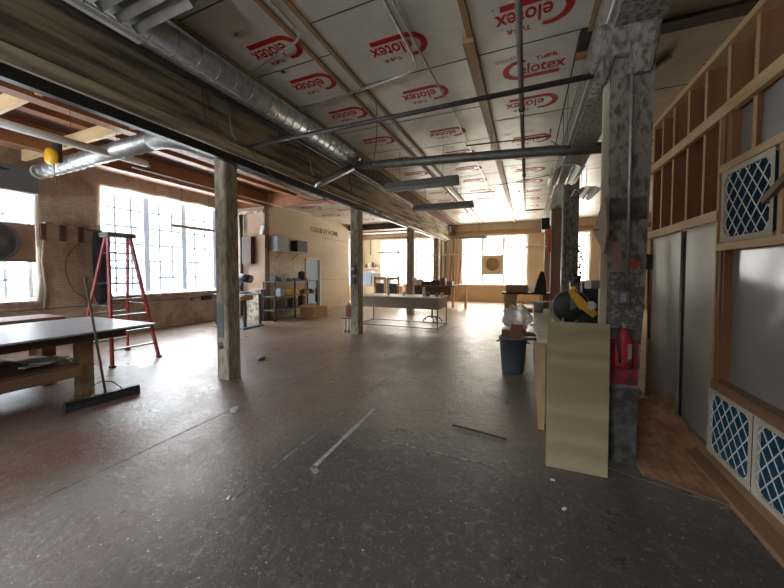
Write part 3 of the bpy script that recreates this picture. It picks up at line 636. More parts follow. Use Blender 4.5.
def air_filter(y0, z0, label, w=.50, h=.52, x=SX-.042):
    f = thing('air_filter', label, 'air filter', (x, y0+w/2, z0), 'pleated air filters in the stud wall')
    ar = MB(); m_ = .035; r = .07
    # frame: card border with rounded inner opening
    inner = []
    for (cy, cz, a0) in ((y0+w-m_-r, z0+h-m_-r, 0), (y0+m_+r, z0+h-m_-r, 90), (y0+m_+r, z0+m_+r, 180), (y0+w-m_-r, z0+m_+r, 270)):
        for k in range(5): a = math.radians(a0+22.5*k); inner.append((cy+r*math.cos(a), cz+r*math.sin(a)))
    outer = []
    for i, (a, b) in enumerate(inner):
        q = i//5; outer.append(((y0+w, z0+h), (y0, z0+h), (y0, z0), (y0+w, z0))[q])
    n = len(inner)
    for dx in (0,):
        vs = [(x, a, b) for a, b in inner] + [(x, a, b) for a, b in outer] + [(x+.022, a, b) for a, b in inner]
        ar.add(vs, [(i, (i+1) % n, n+(i+1) % n, n+i) for i in range(n) if outer[i] != outer[(i+1) % n] or True] + [(i, (i+1) % n, 2*n+(i+1) % n, 2*n+i) for i in range(n)])
    ar.box(x+.022, x+.045, y0, y0+w, z0, z0+m_*.8); ar.box(x+.022, x+.045, y0, y0+w, z0+h-m_*.8, z0+h)
    ar.build('frame', 'filterframe', f, fix=False)
    pl = MB(); k = 26; vs = []
    for i in range(k*2+1):
        u = y0+m_*.6+(w-m_*1.2)*i/(k*2); dx = .012 if i % 2 else .032
        vs += [(x+dx, u, z0+m_*.6), (x+dx, u, z0+h-m_*.6)]
    pl.add(vs, [(2*i, 2*i+1, 2*i+3, 2*i+2) for i in range(k*2)]); pl.build('pleated_media', 'filterblue', f, fix=False)
    ms = MB(); ya, yb, za, zb = y0+m_, y0+w-m_, z0+m_, z0+h-m_; step = .105
    sl = 1.25
    for sgn in (1, -1):
        c = -4
        while c < 6:
            # line z = za + sgn*sl*(y-yc) clipped to the opening
            pts = []
            for kk in range(0, 61):
                yy_ = ya+(yb-ya)*kk/60; zz = (za if sgn > 0 else zb) + sgn*sl*(yy_-ya) - sgn*c*step*1.25
                if za <= zz <= zb:
                    # keep clear of the rounded corners
                    ey = min(yy_-ya, yb-yy_); ez = min(zz-za, zb-zz)
                    if not (ey < r*.45 and ez < r*.45): pts.append((x+.006, yy_, zz))
            if len(pts) > 2: ms.bar(pts[0], pts[-1], .0075, .003, up=(1,0,0))
            c += 1
    ms.build('diamond_mesh', 'mesh', f)
    return f
air_filter(2.69, 1.805, 'teal pleated air filter above the big frosted pane', .57, .535)
air_filter(2.80, .135, 'teal pleated air filter low in the stud wall, nearest the post', .55, .52)
air_filter(2.24, .135, 'teal pleated air filter low in the stud wall, nearest the camera', .55, .52)

# plank and dusty boards on the floor
trim(MB().add([(.92,2.98,0),(1.30,2.80,0),(1.30,4.9,0),(.92,7.0,0),(.92,2.98,.012),(1.30,2.80,.012),(1.30,4.9,.012),(.92,7.0,.012)], [(0,1,2,3),(4,5,6,7),(0,1,5,4),(1,2,6,5),(2,3,7,6),(3,0,4,7)]), 'boardfloor')
trim(MB().box(1.28, 1.40, 1.2, 3.9, 0, .04), 'sill')
sd = MB(); n = 34; vs = []
for j in range(n+1):
    for i in range(n+1):
        u = i/n; v = j/n; x = .84+.56*u; y = 2.96 - .10*u + 3.0*v
        h = .012 + .24*max(0, math.exp(-((y-4.15)/.40)**2)*(0.15+.85*u))*(1+.35*math.sin(x*23)*math.sin(y*17)) + random.uniform(0, .014)
        if i in (0,) or j in (0, n): h = .013
        vs.append((x, y, h))
sd.add(vs, [(j*(n+1)+i, j*(n+1)+i+1, (j+1)*(n+1)+i+1, (j+1)*(n+1)+i) for j in range(n) for i in range(n)], 0, True)
tag(sd.build('sawdust', 'sawdust'), 'brown sawdust drift on the floor between the near column and wallboards', 'sawdust', kind='stuff')
# floor seams and paint marks
def strip(pts, w, m, name='trim', h=.002):
    mb = MB()
    for a, b in zip(pts, pts[1:]):
        k = 12; 
        for i in range(k):
            if random.random() < (.0 if m == 'chalk' else .12): continue
            p = Vector(a).lerp(Vector(b), i/k); q = Vector(a).lerp(Vector(b), (i+1)/k)
            mb.bar((p.x, p.y, h/2), (q.x, q.y, h/2), w*random.uniform(.7, 1.1), h)
    return trim(mb, m)
strip([(-1.60, 3.25, 0), (-1.57, 2.06, 0)], .045, 'chalk')
strip([(-1.58, 2.08, 0), (-1.50, 2.02, 0)], .05, 'chalk')
strip([(-1.30, 2.66, 0), (-.18, 2.66, 0)], .03, 'seam')
strip([(-1.86, 1.55, 0), (-1.90, 3.3, 0), (-1.92, 9.0, 0)], .022, 'seam')
strip([(-3.10, 1.0, 0), (-3.12, 8.0, 0)], .018, 'seam')
strip([(.55, 3.02, 0), (1.28, 2.80, 0)], .03, 'seam')
# ------------------------------------------------------------------ ducts and pipework
d = thing('round_duct', 'big spiral galvanised duct running under the ceiling beside the left girder', 'duct', (-3.5, 3.5, 3.7))
R_ = .170; mb = MB(); ptsd = [(-3.40, y, 3.938) for y in (.7, 5.75)]
mb.tube(ptsd, R_, 28, cap=True); mb.build('duct_body', 'galv', d)
y = 1.0
while y < 5.7:
    q = MB(); q.lathe([(R_+.001, -.006), (R_+.006, 0), (R_+.001, .006)], (-3.40, y, 3.938), 28, 'y'); q.build('seam_ring', 'galvdull', d); y += .235 if y < 3 else .16
MB().tube([(-3.4, 5.62, 3.95), (-3.36, 5.82, 3.91), (-3.26, 5.86, 3.83)], [.16, .15, .11], 20).build('end_cap', 'galvdull', d)
MB().box(-3.345, -3.335, .3, 3.0, 3.775, 3.79).build('highlight_flange', 'doorwhite', d)  # flange coloured white to imitate the bright highlight along the duct
d2 = tag(MB().tube([(-3.30, 5.86, 3.80), (-2.9, 5.72, 3.70), (-1.0, 5.75, 3.60), (.3, 5.78, 3.53), (.62, 5.80, 3.50), (1.05, 5.80, 3.48)], [.075, .080, .080, .082, .085, .085], 18).build('cross_duct', 'ducttan'), 'dusty grey round duct crossing the hall from the big duct to the right girder', 'duct')
d3 = tag(MB().tube([(-3.38, 5.84, 3.76), (-3.52, 5.66, 3.62), (-3.76, 5.32, 3.36), (-3.84, 5.2, 3.28)], .07, 16).build('branch_duct', 'galv'), 'short silver branch duct slanting down from the big duct to the girder', 'duct')
d4 = thing('spiral_duct', 'silver spiral duct with an elbow in the left bay, under the joists', 'duct', (-5.5, 2.9, 3.3))
mb = MB(); mb.tube([(-8.60, 3.04, 3.50), (-4.95, 2.93, 3.47)], .125, 24); mb.build('duct_run', 'galv', d4)
mb = MB(); mb.tube(arc((-4.98, 2.93, 3.47), (-4.60, 2.92, 3.46), (-4.50, 3.25, 3.44), 7), .127, 24); mb.build('elbow', 'galvdull', d4)
mb = MB(); mb.tube([(-4.50, 3.22, 3.44), (-4.50, 6.3, 3.38)], .125, 24); mb.build('duct_run', 'galvdull', d4)
for k in range(14):
    MB().lathe([(.126, -.008), (.135, 0), (.126, .008)], (-8.4+k*.25, 3.035-.029*k*.25, 3.498-.008*k*.25), 22, 'x').build('seam_ring', 'galv', d4)
for k in range(12):
    MB().lathe([(.126, -.005), (.131, 0), (.126, .005)], (-4.5, 3.45+k*.24, 3.437-k*.0047), 22, 'y').build('seam_ring', 'galvdull', d4)
MB().tube([(-8.66, 3.04, 3.50), (-8.58, 3.04, 3.50)], [.133, .13], 24).build('end_collar', 'cream', d4)
# louvred heater hung over the camera
h = thing('louvred_heater', 'ribbed galvanised louvre unit hanging at the near end of the big duct', 'heater', (-2.9, 1.5, 3.66))
MB().box(-3.30, -3.25, .75, 1.84, 3.66, 3.70).build('side_rail', 'whitetube', h)  # rail coloured white to carry on the duct's painted highlight line
MB().box(-3.22, -2.5, .70, 1.84, 3.84, 3.95).build('casing', 'galvdull', h)
for k in range(9):
    mb = MB(); y = .74+k*.13
    mb.add([(-3.24, y-.03, 3.75), (-2.5, y-.03, 3.75), (-2.5, y+.02, 3.705), (-3.24, y+.02, 3.705), (-2.5, y+.05, 3.78), (-3.24, y+.05, 3.78)], [(0,1,2,3), (3,2,4,5), (0,5,4,1), (0,3,5), (1,4,2)])
    mb.build('louvre', 'ducttan', h)
# pipes
def pipe(pts, r, m, label, name='pipe', cat='pipe', n=10, group=None):
    return tag(MB().tube(pts, r, n).build(name, m), label, cat, group)
pipe([(-3.75, 3.50, 3.40), (.60, 3.33, 3.31)], .026, 'blackpipe', 'long dark iron pipe crossing the hall to the near right column')
o = pipe([(-.10, .5, 3.86), (-.10, 12.8, 3.86), (-.10, 12.85, 3.86), (.55, 12.85, 3.86)], .030, 'pipegrey', 'grey sprinkler pipe running the length of the foil ceiling', 'sprinkler_pipe')
for y in (2.2, 4.3, 6.6, 9.2): MB().tube([(-.10, y, 3.86), (-.10, y, 4.10)], .008, 6).build('hanger', 'blackpipe', o).location
for y in (4.9, 8.2):
    MB().tube([(-.10, y-.04, 3.86), (-.10, y+.04, 3.86)], .042, 10).build('coupling', 'blackpipe', o)
tr = tag(MB().box(-3.93, -3.85, YB+.1, 16.2, 3.13, 3.24).build('cable_trunking', 'track'), 'long black trunking under the left girder', 'trunking')
pipe([(-3.83, 6.5, 3.20), (-3.83, 16.0, 3.18)], .018, 'conduit', 'thin shiny conduit alongside the black trunking, far half', 'conduit', 'conduit')
pipe([(-4.30, -2, 3.30), (-4.30, 8.0, 3.28)], .012, 'conduit', 'thin pale conduit under the left girder on its window side', 'conduit', 'conduit')
for i, (x, z) in enumerate(((-3.86, 4.03), (-3.80, 3.99), (-3.84, 3.94))):
    pipe([(x, -2.5, z), (x, 9.0, z)], .022, 'blackpipe', ('top', 'middle', 'bottom')[i] + ' one of the three dark pipes along the top of the left girder', 'pipe')
# conduits with bends on the ceiling
pipe([(-2.62, .6, 4.08), (-2.20, 1.0, 4.06), (-2.20, 2.62, 4.06)] + arc((-2.20, 2.62, 4.06), (-2.20, 2.82, 4.06), (-2.40, 2.85, 4.06), 5) + [(-3.22, 3.05, 4.06)], .014, 'conduit', 'steel conduit with a rounded bend on the ceiling, left of the wide batten', 'conduit', 'conduit')
pipe([(-1.22, .9, 4.06), (-1.24, 3.55, 4.06)] + arc((-1.24, 3.55, 4.06), (-1.26, 3.80, 4.06), (-1.50, 3.84, 4.06), 5) + [(-3.22, 4.02, 4.06)], .018, 'conduit', 'steel conduit turning left to the girder in the middle of the ceiling', 'conduit', 'conduit')
pipe([(-1.20, .9, 4.03), (-1.10, 5.0, 4.06), (-1.05, 15.5, 4.06)], .011, 'conduit', 'thin straight conduit running the length of the ceiling centre', 'conduit', 'conduit')
pipe([(-2.22, 4.3, 4.06), (-2.20, 15.5, 4.06)], .014, 'conduit', 'thin straight conduit between the two narrow battens', 'conduit', 'conduit')
pipe([(-1.1, 6.2, 4.10), (-1.1, 6.2, 3.98), (.35, 6.35, 3.98), (.35, 6.35, 4.10)], .013, 'wirecoat', 'short dark cross pipe behind the dusty cross duct', 'pipe')
pipe([(-2.0, 9.8, 4.10), (-2.0, 9.8, 3.95), (-.9, 9.9, 3.95), (-.9, 9.9, 4.10)], .011, 'wirecoat', 'short dark cross pipe far down the ceiling', 'pipe')
for i, x in enumerate((.56, .585)):
    pipe([(x, .8, 3.56+.06*i), (x, 9.5, 3.56+.06*i)], .010, 'whitetube', ('lower', 'upper')[i] + ' of two white conduits on the left face of the right girder', 'conduit', 'conduit')
pipe([(-9.36, .2, .80), (-9.36, 8.0, .80)], .012, 'wirecoat', 'thin dark conduit low along the brick wall', 'conduit', 'conduit')
pipe([(-4.9, 1.5, 3.6), (-4.9, 7.9, 3.5)], .012, 'whitetube', 'thin white conduit in the left bay, nearest the girder', 'conduit', 'conduit')
pipe([(-6.0, 3.2, 3.30), (-6.0, 7.9, 3.30)], .012, 'whitetube', 'thin white conduit continuing the left tube light', 'conduit', 'conduit')
pipe([(.742, 3.095, 4.0), (.742, 3.095, 1.43)], .012, 'conduit', 'vertical steel conduit down the near right column', 'conduit', 'conduit')
pipe([(.90, 3.22, 3.0)] + arc((.90, 3.22, 3.0), (.96, 3.15, 3.13), (1.12, 3.1, 3.14), 5) + [(1.5, 2.2, 3.16)], .012, 'pipegrey', 'thin cable pipe curving from the near column to the stud wall', 'conduit', 'conduit')
for i, (x, y) in enumerate(((-4.10, 17.05), (-4.35, 17.1), (-3.65, 17.1), (.85, 17.1))):
    pipe([(x, y, .1), (x, y, 3.9)], (.07, .05, .06, .05)[i], 'pipegrey' if i != 2 else 'brownwood', ('thick dark riser pipe on the far wall between the windows', 'thinner riser pipe left of the thick one on the far wall', 'brown riser on the far wall beside the middle window', 'riser pipe on the far wall behind the right columns')[i], 'riser_pipe')
for i, y in enumerate((2.9, 3.3, 4.3, 5.1, 6.6)):
    pipe([(-3.90, y, 3.95), (-3.88, y, 3.70), (-3.86, y+.02, 3.52), (-3.86, y+.08, 3.46)], .010, 'conduit' if i % 2 else 'wirecoat', '%s short drop pipe down the side of the left girder, counting from the camera' % ('first', 'second', 'third', 'fourth', 'fifth')[i], 'drop_pipe', group='drop pipes on the left girder')
# hanging wires
def wire(pts, label, r=.006, m='wirecoat', name='cable', cat='cable'):
    return tag(MB().tube(pts, r, 6).build(name, m), label, cat)
wire(arc((-2.06, 4.25, 4.1), (-2.02, 4.35, 3.2), (-2.75, 5.1, 3.0), 14) + arc((-2.75, 5.1, 3.0), (-3.05, 5.4, 2.95), (-3.3, 5.9, 3.4), 8), 'dark cable looping down from the ceiling to the left girder')
wire(arc((-3.86, 3.6, 3.42), (-3.6, 4.4, 2.6), (-3.5, 5.0, 2.95), 12) + arc((-3.5, 5.0, 2.95), (-3.5, 5.3, 3.2), (-3.86, 5.5, 3.35), 6), 'dark cable drooping near the first left column')
wire([(-4.3, 1.75, 3.9), (-4.3, 1.75, 3.0)], 'thin drop wire below the left girder near the camera', .003)
wire([(-.6, 5.9, 4.1), (-.62, 5.95, 3.7)], 'thin hanging rod above the cross duct', .006)
wire(arc((.35, 6.35, 3.9), (.9, 6.3, 3.5), (.6, 6.6, 3.0), 10), 'dark cable looping round the second right column')
wire([(-.7, 9.0, 3.9), (.62, 7.2, 3.55)], 'thin slack cable slanting to the right girder', .008)
wire([(-8.0, 3.03, 3.39), (-8.0, 3.03, 2.85)], 'thin cord hanging below the silver duct', .004)
# fluorescent fixtures
def shade(loc, length, label, axis='x', m='greyshade', w=.30, hgt=.15, tubes=2, group='hanging tube fixtures'):
    x, y, z = loc; f = thing('fluorescent_fixture', label, 'light fixture', loc, group)
    def P(a, b, c): return (x+a, y+b, z+c) if axis == 'x' else (x+b, y+a, z+c)
    L2 = length/2; mb = MB()
    pr_ = [(-w/2, 0), (-w*.28, hgt), (w*.28, hgt), (w/2, 0), (w*.44, 0), (w*.24, hgt*.86), (-w*.24, hgt*.86), (-w*.44, 0)]
    vs = [P(-L2, b, c) for b, c in pr_] + [P(L2, b, c) for b, c in pr_]
    mb.add(vs, [(i, (i+1) % 8, 8+(i+1) % 8, 8+i) for i in range(8)] + [(0,1,6,7), (1,2,5,6), (2,3,4,5), (15,14,9,8), (14,13,10,9), (13,12,11,10)])
    mb.build('reflector', m, f)
    for k in range(tubes):
        b = (k-(tubes-1)/2)*w*.38; MB().tube([P(-L2+.05, b, hgt*.5), P(L2-.05, b, hgt*.5)], .016, 10).build('tube', 'tube_lamp', f)
    for s_ in (-.6, .6): MB().tube([P(s_*L2, 0, hgt), (P(s_*L2, 0, 0)[0], P(s_*L2, 0, 0)[1], 4.12 if x > -3.9 else (3.82 if y > 8.3 else 4.16))], .004, 5).build('hanger', 'blackpipe', f)
    return f
shade((-2.05, 6.35, 3.33), 1.55, 'grey hooded tube fixture, nearest of the row down the hall')
shade((-2.15, 8.6, 3.30), 1.65, 'grey hooded tube fixture, second of the row down the hall')
shade((-2.55, 15.3, 3.15), 1.6, 'grey hooded tube fixture in front of the middle far window')
shade((-4.9, 12.0, 2.95), 1.9, 'long pale tube fixture hanging in the far left bay', m='whitetube', w=.10, hgt=.06, tubes=1)
shade((-5.9, 13.5, 2.45), 1.2, 'short pale tube fixture low in the far left bay', m='whitetube', w=.10, hgt=.06, tubes=1)
shade((-3.6, 14.5, 2.35), 2.1, 'thin tube fixture level with the riser pipes', m='whitetube', w=.08, hgt=.05, tubes=1)
shade((.0, 14.5, 2.6), 1.7, 'thin tube fixture at the right end of the middle far window', m='whitetube', w=.08, hgt=.05, tubes=1)
shade((.50, 5.5, 3.0), 1.0, 'four-tube fixture hanging beside the second right column', 'y', m='whitetube', w=.34, hgt=.05, tubes=4)
shade((.95, 6.9, 3.0), 1.0, 'four-tube fixture behind the near right column', 'y', m='whitetube', w=.34, hgt=.05, tubes=4)
shade((-7.5, 5.35, 2.62), 1.15, 'pale tube fixture hanging in front of the big left window', 'y', m='whitetube', w=.10, hgt=.06, tubes=1)
f = thing('tube_light', 'long white tube light hanging under the joists at upper left', 'light fixture', (-6.0, 2.2, 3.40))
MB().tube([(-6.0, 1.2, 3.42), (-6.0, 3.42, 3.42)], .055, 18).build('tube_housing', 'whitetube', f)
MB().tube([(-6.0, 3.42, 3.42), (-6.0, 3.47, 3.42)], .04, 14).build('end_cap', 'grey', f)
for y in (1.7, 3.0): MB().tube([(-6.0, y, 3.42), (-6.0, y, 3.9)], .005, 6).build('hanger', 'wirecoat', f)
for i, y in enumerate((7.6, 8.4, 9.3, 10.4, 11.8)):
    s_ = thing('spot_fixture', 'small pale bracket lamp on the black trunking, %s one from the camera' % ('first', 'second', 'third', 'fourth', 'fifth')[i], 'light fixture', (-3.74, y, 3.2), 'bracket lamps on the trunking')
    MB().tube([(-3.87, y, 3.28), (-3.70, y, 3.22)], .018, 8).build('arm', 'conduit', s_)
    MB().lathe([(.02, 0), (.055, -.07), (.05, -.075)], (-3.70, y, 3.24), 14).build('lamp_head', 'whitetube', s_)
# reel on the joist
r = thing('cable_reel', 'round yellow cable reel hanging by the silver duct', 'cable reel', (-7.5, 2.85, 3.45))
MB().lathe([(.05, -.07), (.13, -.06), (.14, 0), (.13, .06), (.05, .07)], (-7.5, 2.80, 3.55), 22, 'y').build('reel_drum', 'yellow', r)
MB().box(-7.56, -7.36, 2.83, 2.88, 3.45, 3.85).build('bracket', 'black', r)
MB().tube([(-7.45, 2.8, 3.43), (-7.45, 2.8, 3.1)], .006, 6).build('cord', 'wirecoat', r)
# ------------------------------------------------------------------ left wall things
a = thing('air_conditioner', 'dark grey air conditioner box above the fan at the left edge', 'air conditioner', (-9.1, 2.4, 3.22), None)
MB().box(-9.42, -8.77, 1.4, 3.06, 3.08, 3.54).build('housing', 'cream', a, .015)
MB().box(-8.77, -8.75, 1.38, 3.06, 3.10, 3.56).build('front_panel', 'acgrey', a)
MB().box(-9.42, -8.80, 3.06, 3.07, 3.09, 3.53).build('side_panel', 'acgrey', a)
MB().tube([(-8.745, 2.55, 3.45), (-8.745, 2.68, 3.45)], [.03, .012], 12).build('vent_slot', 'black', a)
f = thing('exhaust_fan', 'round dark exhaust fan boarded into the window at the left edge', 'fan', (-9.3, 2.4, 1.8))
MB().box(-9.36, -9.32, 1.5, 3.18, 1.78, 2.55).build('panel', 'mdf', f)
MB().lathe([(.37, 0), (.40, .03), (.40, .10), (.36, .12), (.36, .02)], (-9.32, 2.55, 2.17), 36, 'x').build('fan_ring', 'grey', f)
MB().lathe([(.07, 0), (.07, .10), (.03, .12)], (-9.30, 2.55, 2.17), 16, 'x').build('hub', 'grey', f)
for k in range(5):
    t_ = 2*PI*k/5; MB().obox((-9.27, 2.55+.21*math.cos(t_), 2.17+.21*math.sin(t_)), (.015, .26, .15), (t_, .0, .35)).build('blade', 'grey', f)
for k in range(3):
    q = MB(); rr = .12+k*.10; q.tube([(-9.20, 2.55+rr*math.cos(j*PI/14), 2.17+rr*math.sin(j*PI/14)) for j in range(29)], .005, 5, cap=False); q.build('guard_ring', 'wirecoat', f)
names3 = ('nearest the window fan', 'in the middle of the three', 'nearest the ladder')
for i, y in enumerate((3.33, 3.64, 3.95)):
    b = thing('wall_bracket', 'dark upright bracket on the brick wall, ' + names3[i], 'bracket', (-9.42, y, 2.3), 'dark brackets on the brick wall')
    MB().box(-9.45, -9.38, y-.04, y+.04, 2.26, 2.60).build('upright', 'darkwood', b)
    MB().box(-9.45, -9.25, y-.02, y+.10, 2.60, 2.63).build('arm', 'grey', b)
wire([(-9.42, 3.9, 2.6), (-9.42, 4.15, 2.55), (-9.42, 4.30, 2.58), (-9.42, 4.4, 2.52)], 'dark rail stub on the brick beside the black bag', .015, 'darkwood', 'rail', 'rail')
wire(arc((-9.42, 4.0, 2.3), (-9.42, 3.45, 1.9), (-9.42, 3.8, 1.15), 12) + [(-9.40, 4.1, .85)], 'dark cord curving down the brick wall behind the ladder', .008)
wire([(-9.42, 3.35, 2.4), (-9.42, 3.30, 1.8), (-9.42, 3.34, 1.2), (-9.42, 3.30, .8)], 'pale foam-sealed cable down the brick by the fan', .02, 'cream')
pb = thing('hanging_bag', 'long black fabric bag hanging on the brick beside the window', 'bag', (-9.25, 4.2, .85))
MB().lathe([(.03, 1.72), (.12, 1.68), (.14, 1.3), (.13, .7), (.12, .2), (.08, .03), (.02, 0)], (-9.25, 4.22, .82), 18).build('bag_body', 'blackfab', pb)
MB().tube([(-9.25, 4.22, 2.5), (-9.25, 4.22, 2.66), (-9.44, 4.22, 2.66)], .012, 8).build('hook', 'blackpipe', pb)
MB().tube(arc((-9.2, 4.24, 1.6), (-9.0, 4.45, .6), (-9.15, 4.30, .95), 10), .012, 8).build('strap', 'black', pb)
ob = tag(MB().box(-9.45, -9.38, 6.5, 6.62, .70, .80).build('outlet_box', 'grey', None, .01), 'small round-cornered outlet box low on the brick wall under the big window, left', 'outlet')
ob = tag(MB().box(-9.45, -9.34, 6.85, 7.15, .70, .84).build('junction_box', 'black', None, .01), 'dark junction box low on the brick wall under the big window, right', 'junction box')
# ladder
L_ = thing('step_ladder', 'tall red fibreglass step ladder open beside the white-topped table', 'ladder', (-6.9, 3.4, 0))
tops = [(-6.80, 3.22), (-6.80, 3.56)]; ff_ = [(-6.28, 2.98), (-6.28, 3.70)]; rr_ = [(-7.45, 3.02), (-7.45, 3.80)]
zt = 2.20
for (tx, ty), (bx_, by_) in zip(tops, ff_): MB().bar((bx_, by_, 0), (tx, ty, zt), .07, .03, up=(0,1,0)).build('front_rail', 'red', L_)
for (tx, ty), (bx_, by_) in zip(tops, rr_): MB().bar((bx_, by_, 0), (tx-.08, ty, zt), .06, .025, up=(0,1,0)).build('rear_rail', 'red', L_)
MB().box(-6.98, -6.70, 3.17, 3.61, 2.20, 2.28).build('top_cap', 'grey', L_, .01)
for k in range(1, 8):
    t_ = k/8; fx = -6.28+(-6.80+6.28)*t_; y0 = 2.98+(3.22-2.98)*t_; y1 = 3.70+(3.56-3.70)*t_
    MB().box(fx-.045, fx+.03, y0+.01, y1-.01, zt*t_-.012, zt*t_+.012).build('step', 'galvdull', L_)
    if k in (1, 3, 5, 7):
        rx = -7.45+(-6.88+7.45)*t_; a0 = 3.02+(3.22-3.02)*t_; a1 = 3.80+(3.56-3.80)*t_
        MB().box(rx-.02, rx+.01, a0, a1, zt*t_-.015, zt*t_+.015).build('rear_brace', 'galvdull', L_)
for s_ in (0, 1):
    yA = ff_[s_][1]*.55+tops[s_][1]*.45; MB().bar((-6.53, yA, 1.0), (-7.18, yA+(.05 if s_ else -.02), 1.0), .015, .006).build('spreader', 'grey', L_)
for (x, y) in ff_+rr_: MB().box(x-.045, x+.045, y-.03, y+.03, 0, .035).build('foot', 'black', L_)
# white-topped table
T = thing('work_table', 'large low wooden table with a worn white top, at the left edge', 'table', (-5.8, 1.2, 0))
MB().box(-6.60, -4.88, -.9, 2.85, .828, .85).build('tabletop', 'whitetop', T)
MB().box(-6.58, -4.90, -.88, 2.82, .805, .828).build('shaded_backing', 'black', T)  # black colour imitates the darkness beneath the edge of the top
MB().box(-6.45, -5.02, -.8, 2.55, .72, .805).build('top_frame', 'darkwood', T)  # dark frame, set wide to deepen the painted shade band
for x, y in ((-5.28, 2.20), (-6.25, 2.20), (-5.28, -.6), (-6.25, -.6)): MB().box(x-.08, x+.08, y-.07, y+.07, 0, .76).build('leg', 'benchwood', T)
MB().box(-5.22, -5.16, -.7, 2.14, .27, .40).build('side_rail', 'benchwood', T)
MB().box(-6.34, -6.28, -.7, 2.14, .27, .40).build('side_rail', 'benchwood', T)
MB().box(-6.2, -5.34, 2.2, 2.26, .27, .40).build('end_rail', 'tablewood', T)
MB().box(-6.28, -5.22, -.7, 2.13, .40, .42).build('shelf', 'tablewood', T)
for i, (x, y, w_, l_, z0, h_, m, lb) in enumerate(((-5.75, 1.15, .75, 1.1, .42, .09, 'darkwood', 'dark brown board lying lowest on the shelf under the white-topped table'), (-5.80, .95, .65, .9, .51, .07, 'tablewood', 'dark brown board on top of the other one under the white-topped table'))):
    tag(MB().obox((x, y, z0+h_/2+.001), (w_, l_, h_), (0, 0, .05*i)).build('board', m, None, .008), lb, 'board')
for i in range(5):
    tag(MB().obox((-5.68+.04*i, 1.88-.05*i*(i % 2), .424+.014*i+.007), (.42, .30, .012), (0, 0, .15*i)).build('paper_stack', 'paper'), 'loose white paper bundle on the shelf of the white-topped table, %s' % ('lowest', 'second from bottom', 'middle', 'second from top', 'topmost')[i], 'paper', 'paper bundles on the table shelf')
T2 = thing('wooden_bench', 'low brown wooden bench behind the white-topped table, by the brick wall', 'bench', (-7.4, 1.2, 0))
MB().box(-7.75, -7.05, -.5, 2.72, .76, .85).build('bench_top', 'tablewood', T2)
for x, y in ((-7.2, 2.5), (-7.6, 2.5), (-7.2, -.3), (-7.6, -.3)): MB().box(x-.05, x+.05, y-.05, y+.05, 0, .76).build('leg', 'tablewood', T2)
# broom
B_ = thing('push_broom', 'push broom with a wide black head standing against the white-topped table', 'broom', (-4.7, 2.12, 0))
MB().tube([(-4.73, 2.17, .07), (-4.99, 2.12, 1.52)], .013, 10).build('handle', 'wirecoat', B_)
MB().bar((-4.76, 1.80, .09), (-4.68, 2.50, .09), .065, .035).build('head_block', 'black', B_)
MB().bar((-4.76, 1.80, .036), (-4.68, 2.50, .036), .085, .07, w1=.085).build('bristles', 'blackfab', B_)
MB().tube([(-4.74, 2.02, .10), (-4.78, 2.05, .21), (-4.76, 2.15, .25), (-4.75, 2.25, .21), (-4.71, 2.34, .10)], .006, 6).build('brace', 'blackpipe', B_)
# ------------------------------------------------------------------ back left workshop corner
def simple(mb, name, m, label, cat, group=None, bevel=0): return tag(mb.build(name, m, None, bevel), label, cat, group)
K = thing('machine_bench', 'narrow metal bench carrying the drill, behind the first left column', 'bench', (-8.0, 6.9, 0))
MB().box(-8.35, -7.15, 6.45, 7.1, .93, .96).build('bench_top', 'greypaint', K)
for x, y in ((-8.3, 6.5), (-7.2, 6.5), (-8.3, 7.05), (-7.2, 7.05)): MB().box(x-.03, x+.03, y-.03, y+.03, 0, .93).build('leg', 'black', K)
MB().box(-8.3, -7.1, 6.35, 7.1, 0, .05).build('foot_plate', 'grey', K)
dp = thing('bench_drill', 'bench drill with silver and black head on the metal bench', 'drill', (-7.7, 6.75, .96))
MB().box(-7.95, -7.45, 6.6, 6.95, .96, 1.0).build('base', 'grey', dp, .005)
MB().tube([(-7.75, 6.8, 1.0), (-7.75, 6.8, 1.5)], .035, 12).build('column', 'conduit', dp)
MB().tube([(-7.6, 6.65, 1.02), (-7.6, 6.65, 1.28)], .012, 8).build('spindle', 'conduit', dp)
MB().tube([(-7.95, 6.7, 1.40), (-7.60, 6.7, 1.42)], [.10, .12], 16).build('motor', 'greypaint', dp)
MB().tube([(-7.60, 6.7, 1.42), (-7.22, 6.75, 1.38)], [.13, .11], 16).build('belt_cover', 'black', dp)
MB().tube([(-7.45, 6.6, 1.28), (-7.30, 6.45, 1.12)], .012, 8).build('feed_handle', 'black', dp)
simple(MB().box(-7.85, -7.10, 6.28, 6.72, .80, .92), 'wooden_box', 'card', 'pale wooden box slung at the front edge of the machine bench', 'box', bevel=.01)
# cabinets on brackets
sh = thing('wall_shelf', 'white wall shelf on brackets carrying two small cabinets', 'shelf', (-7.75, 8.8, 2.28))
MB().box(-7.95, -7.60, 8.2, 9.9, 2.27, 2.30).build('board', 'creamtop', sh)
for y in (8.5, 9.35): MB().bar((-7.94, y, 2.05), (-7.66, y, 2.27), .02, .03).build('bracket', 'conduit', sh)
simple(MB().box(-7.93, -7.60, 8.22, 8.78, 2.30, 2.78), 'storage_box', 'greypaint', 'light grey cabinet on the wall shelf', 'cabinet', bevel=.01)
simple(MB().box(-7.93, -7.62, 9.25, 9.82, 2.30, 2.72), 'speaker_box', 'black', 'black speaker box on the wall shelf', 'speaker', bevel=.01)
simple(MB().box(-8.75, -8.35, 7.82, 7.99, 1.85, 2.75), 'electrical_cabinet', 'darkwood', 'tall dark cabinet on the red block pier', 'cabinet', bevel=.01)
pipe([(-8.86, 7.9, .1), (-8.86, 7.9, 3.5)], .06, 'blackpipe', 'thick black vertical pipe left of the red block pier', 'riser_pipe')
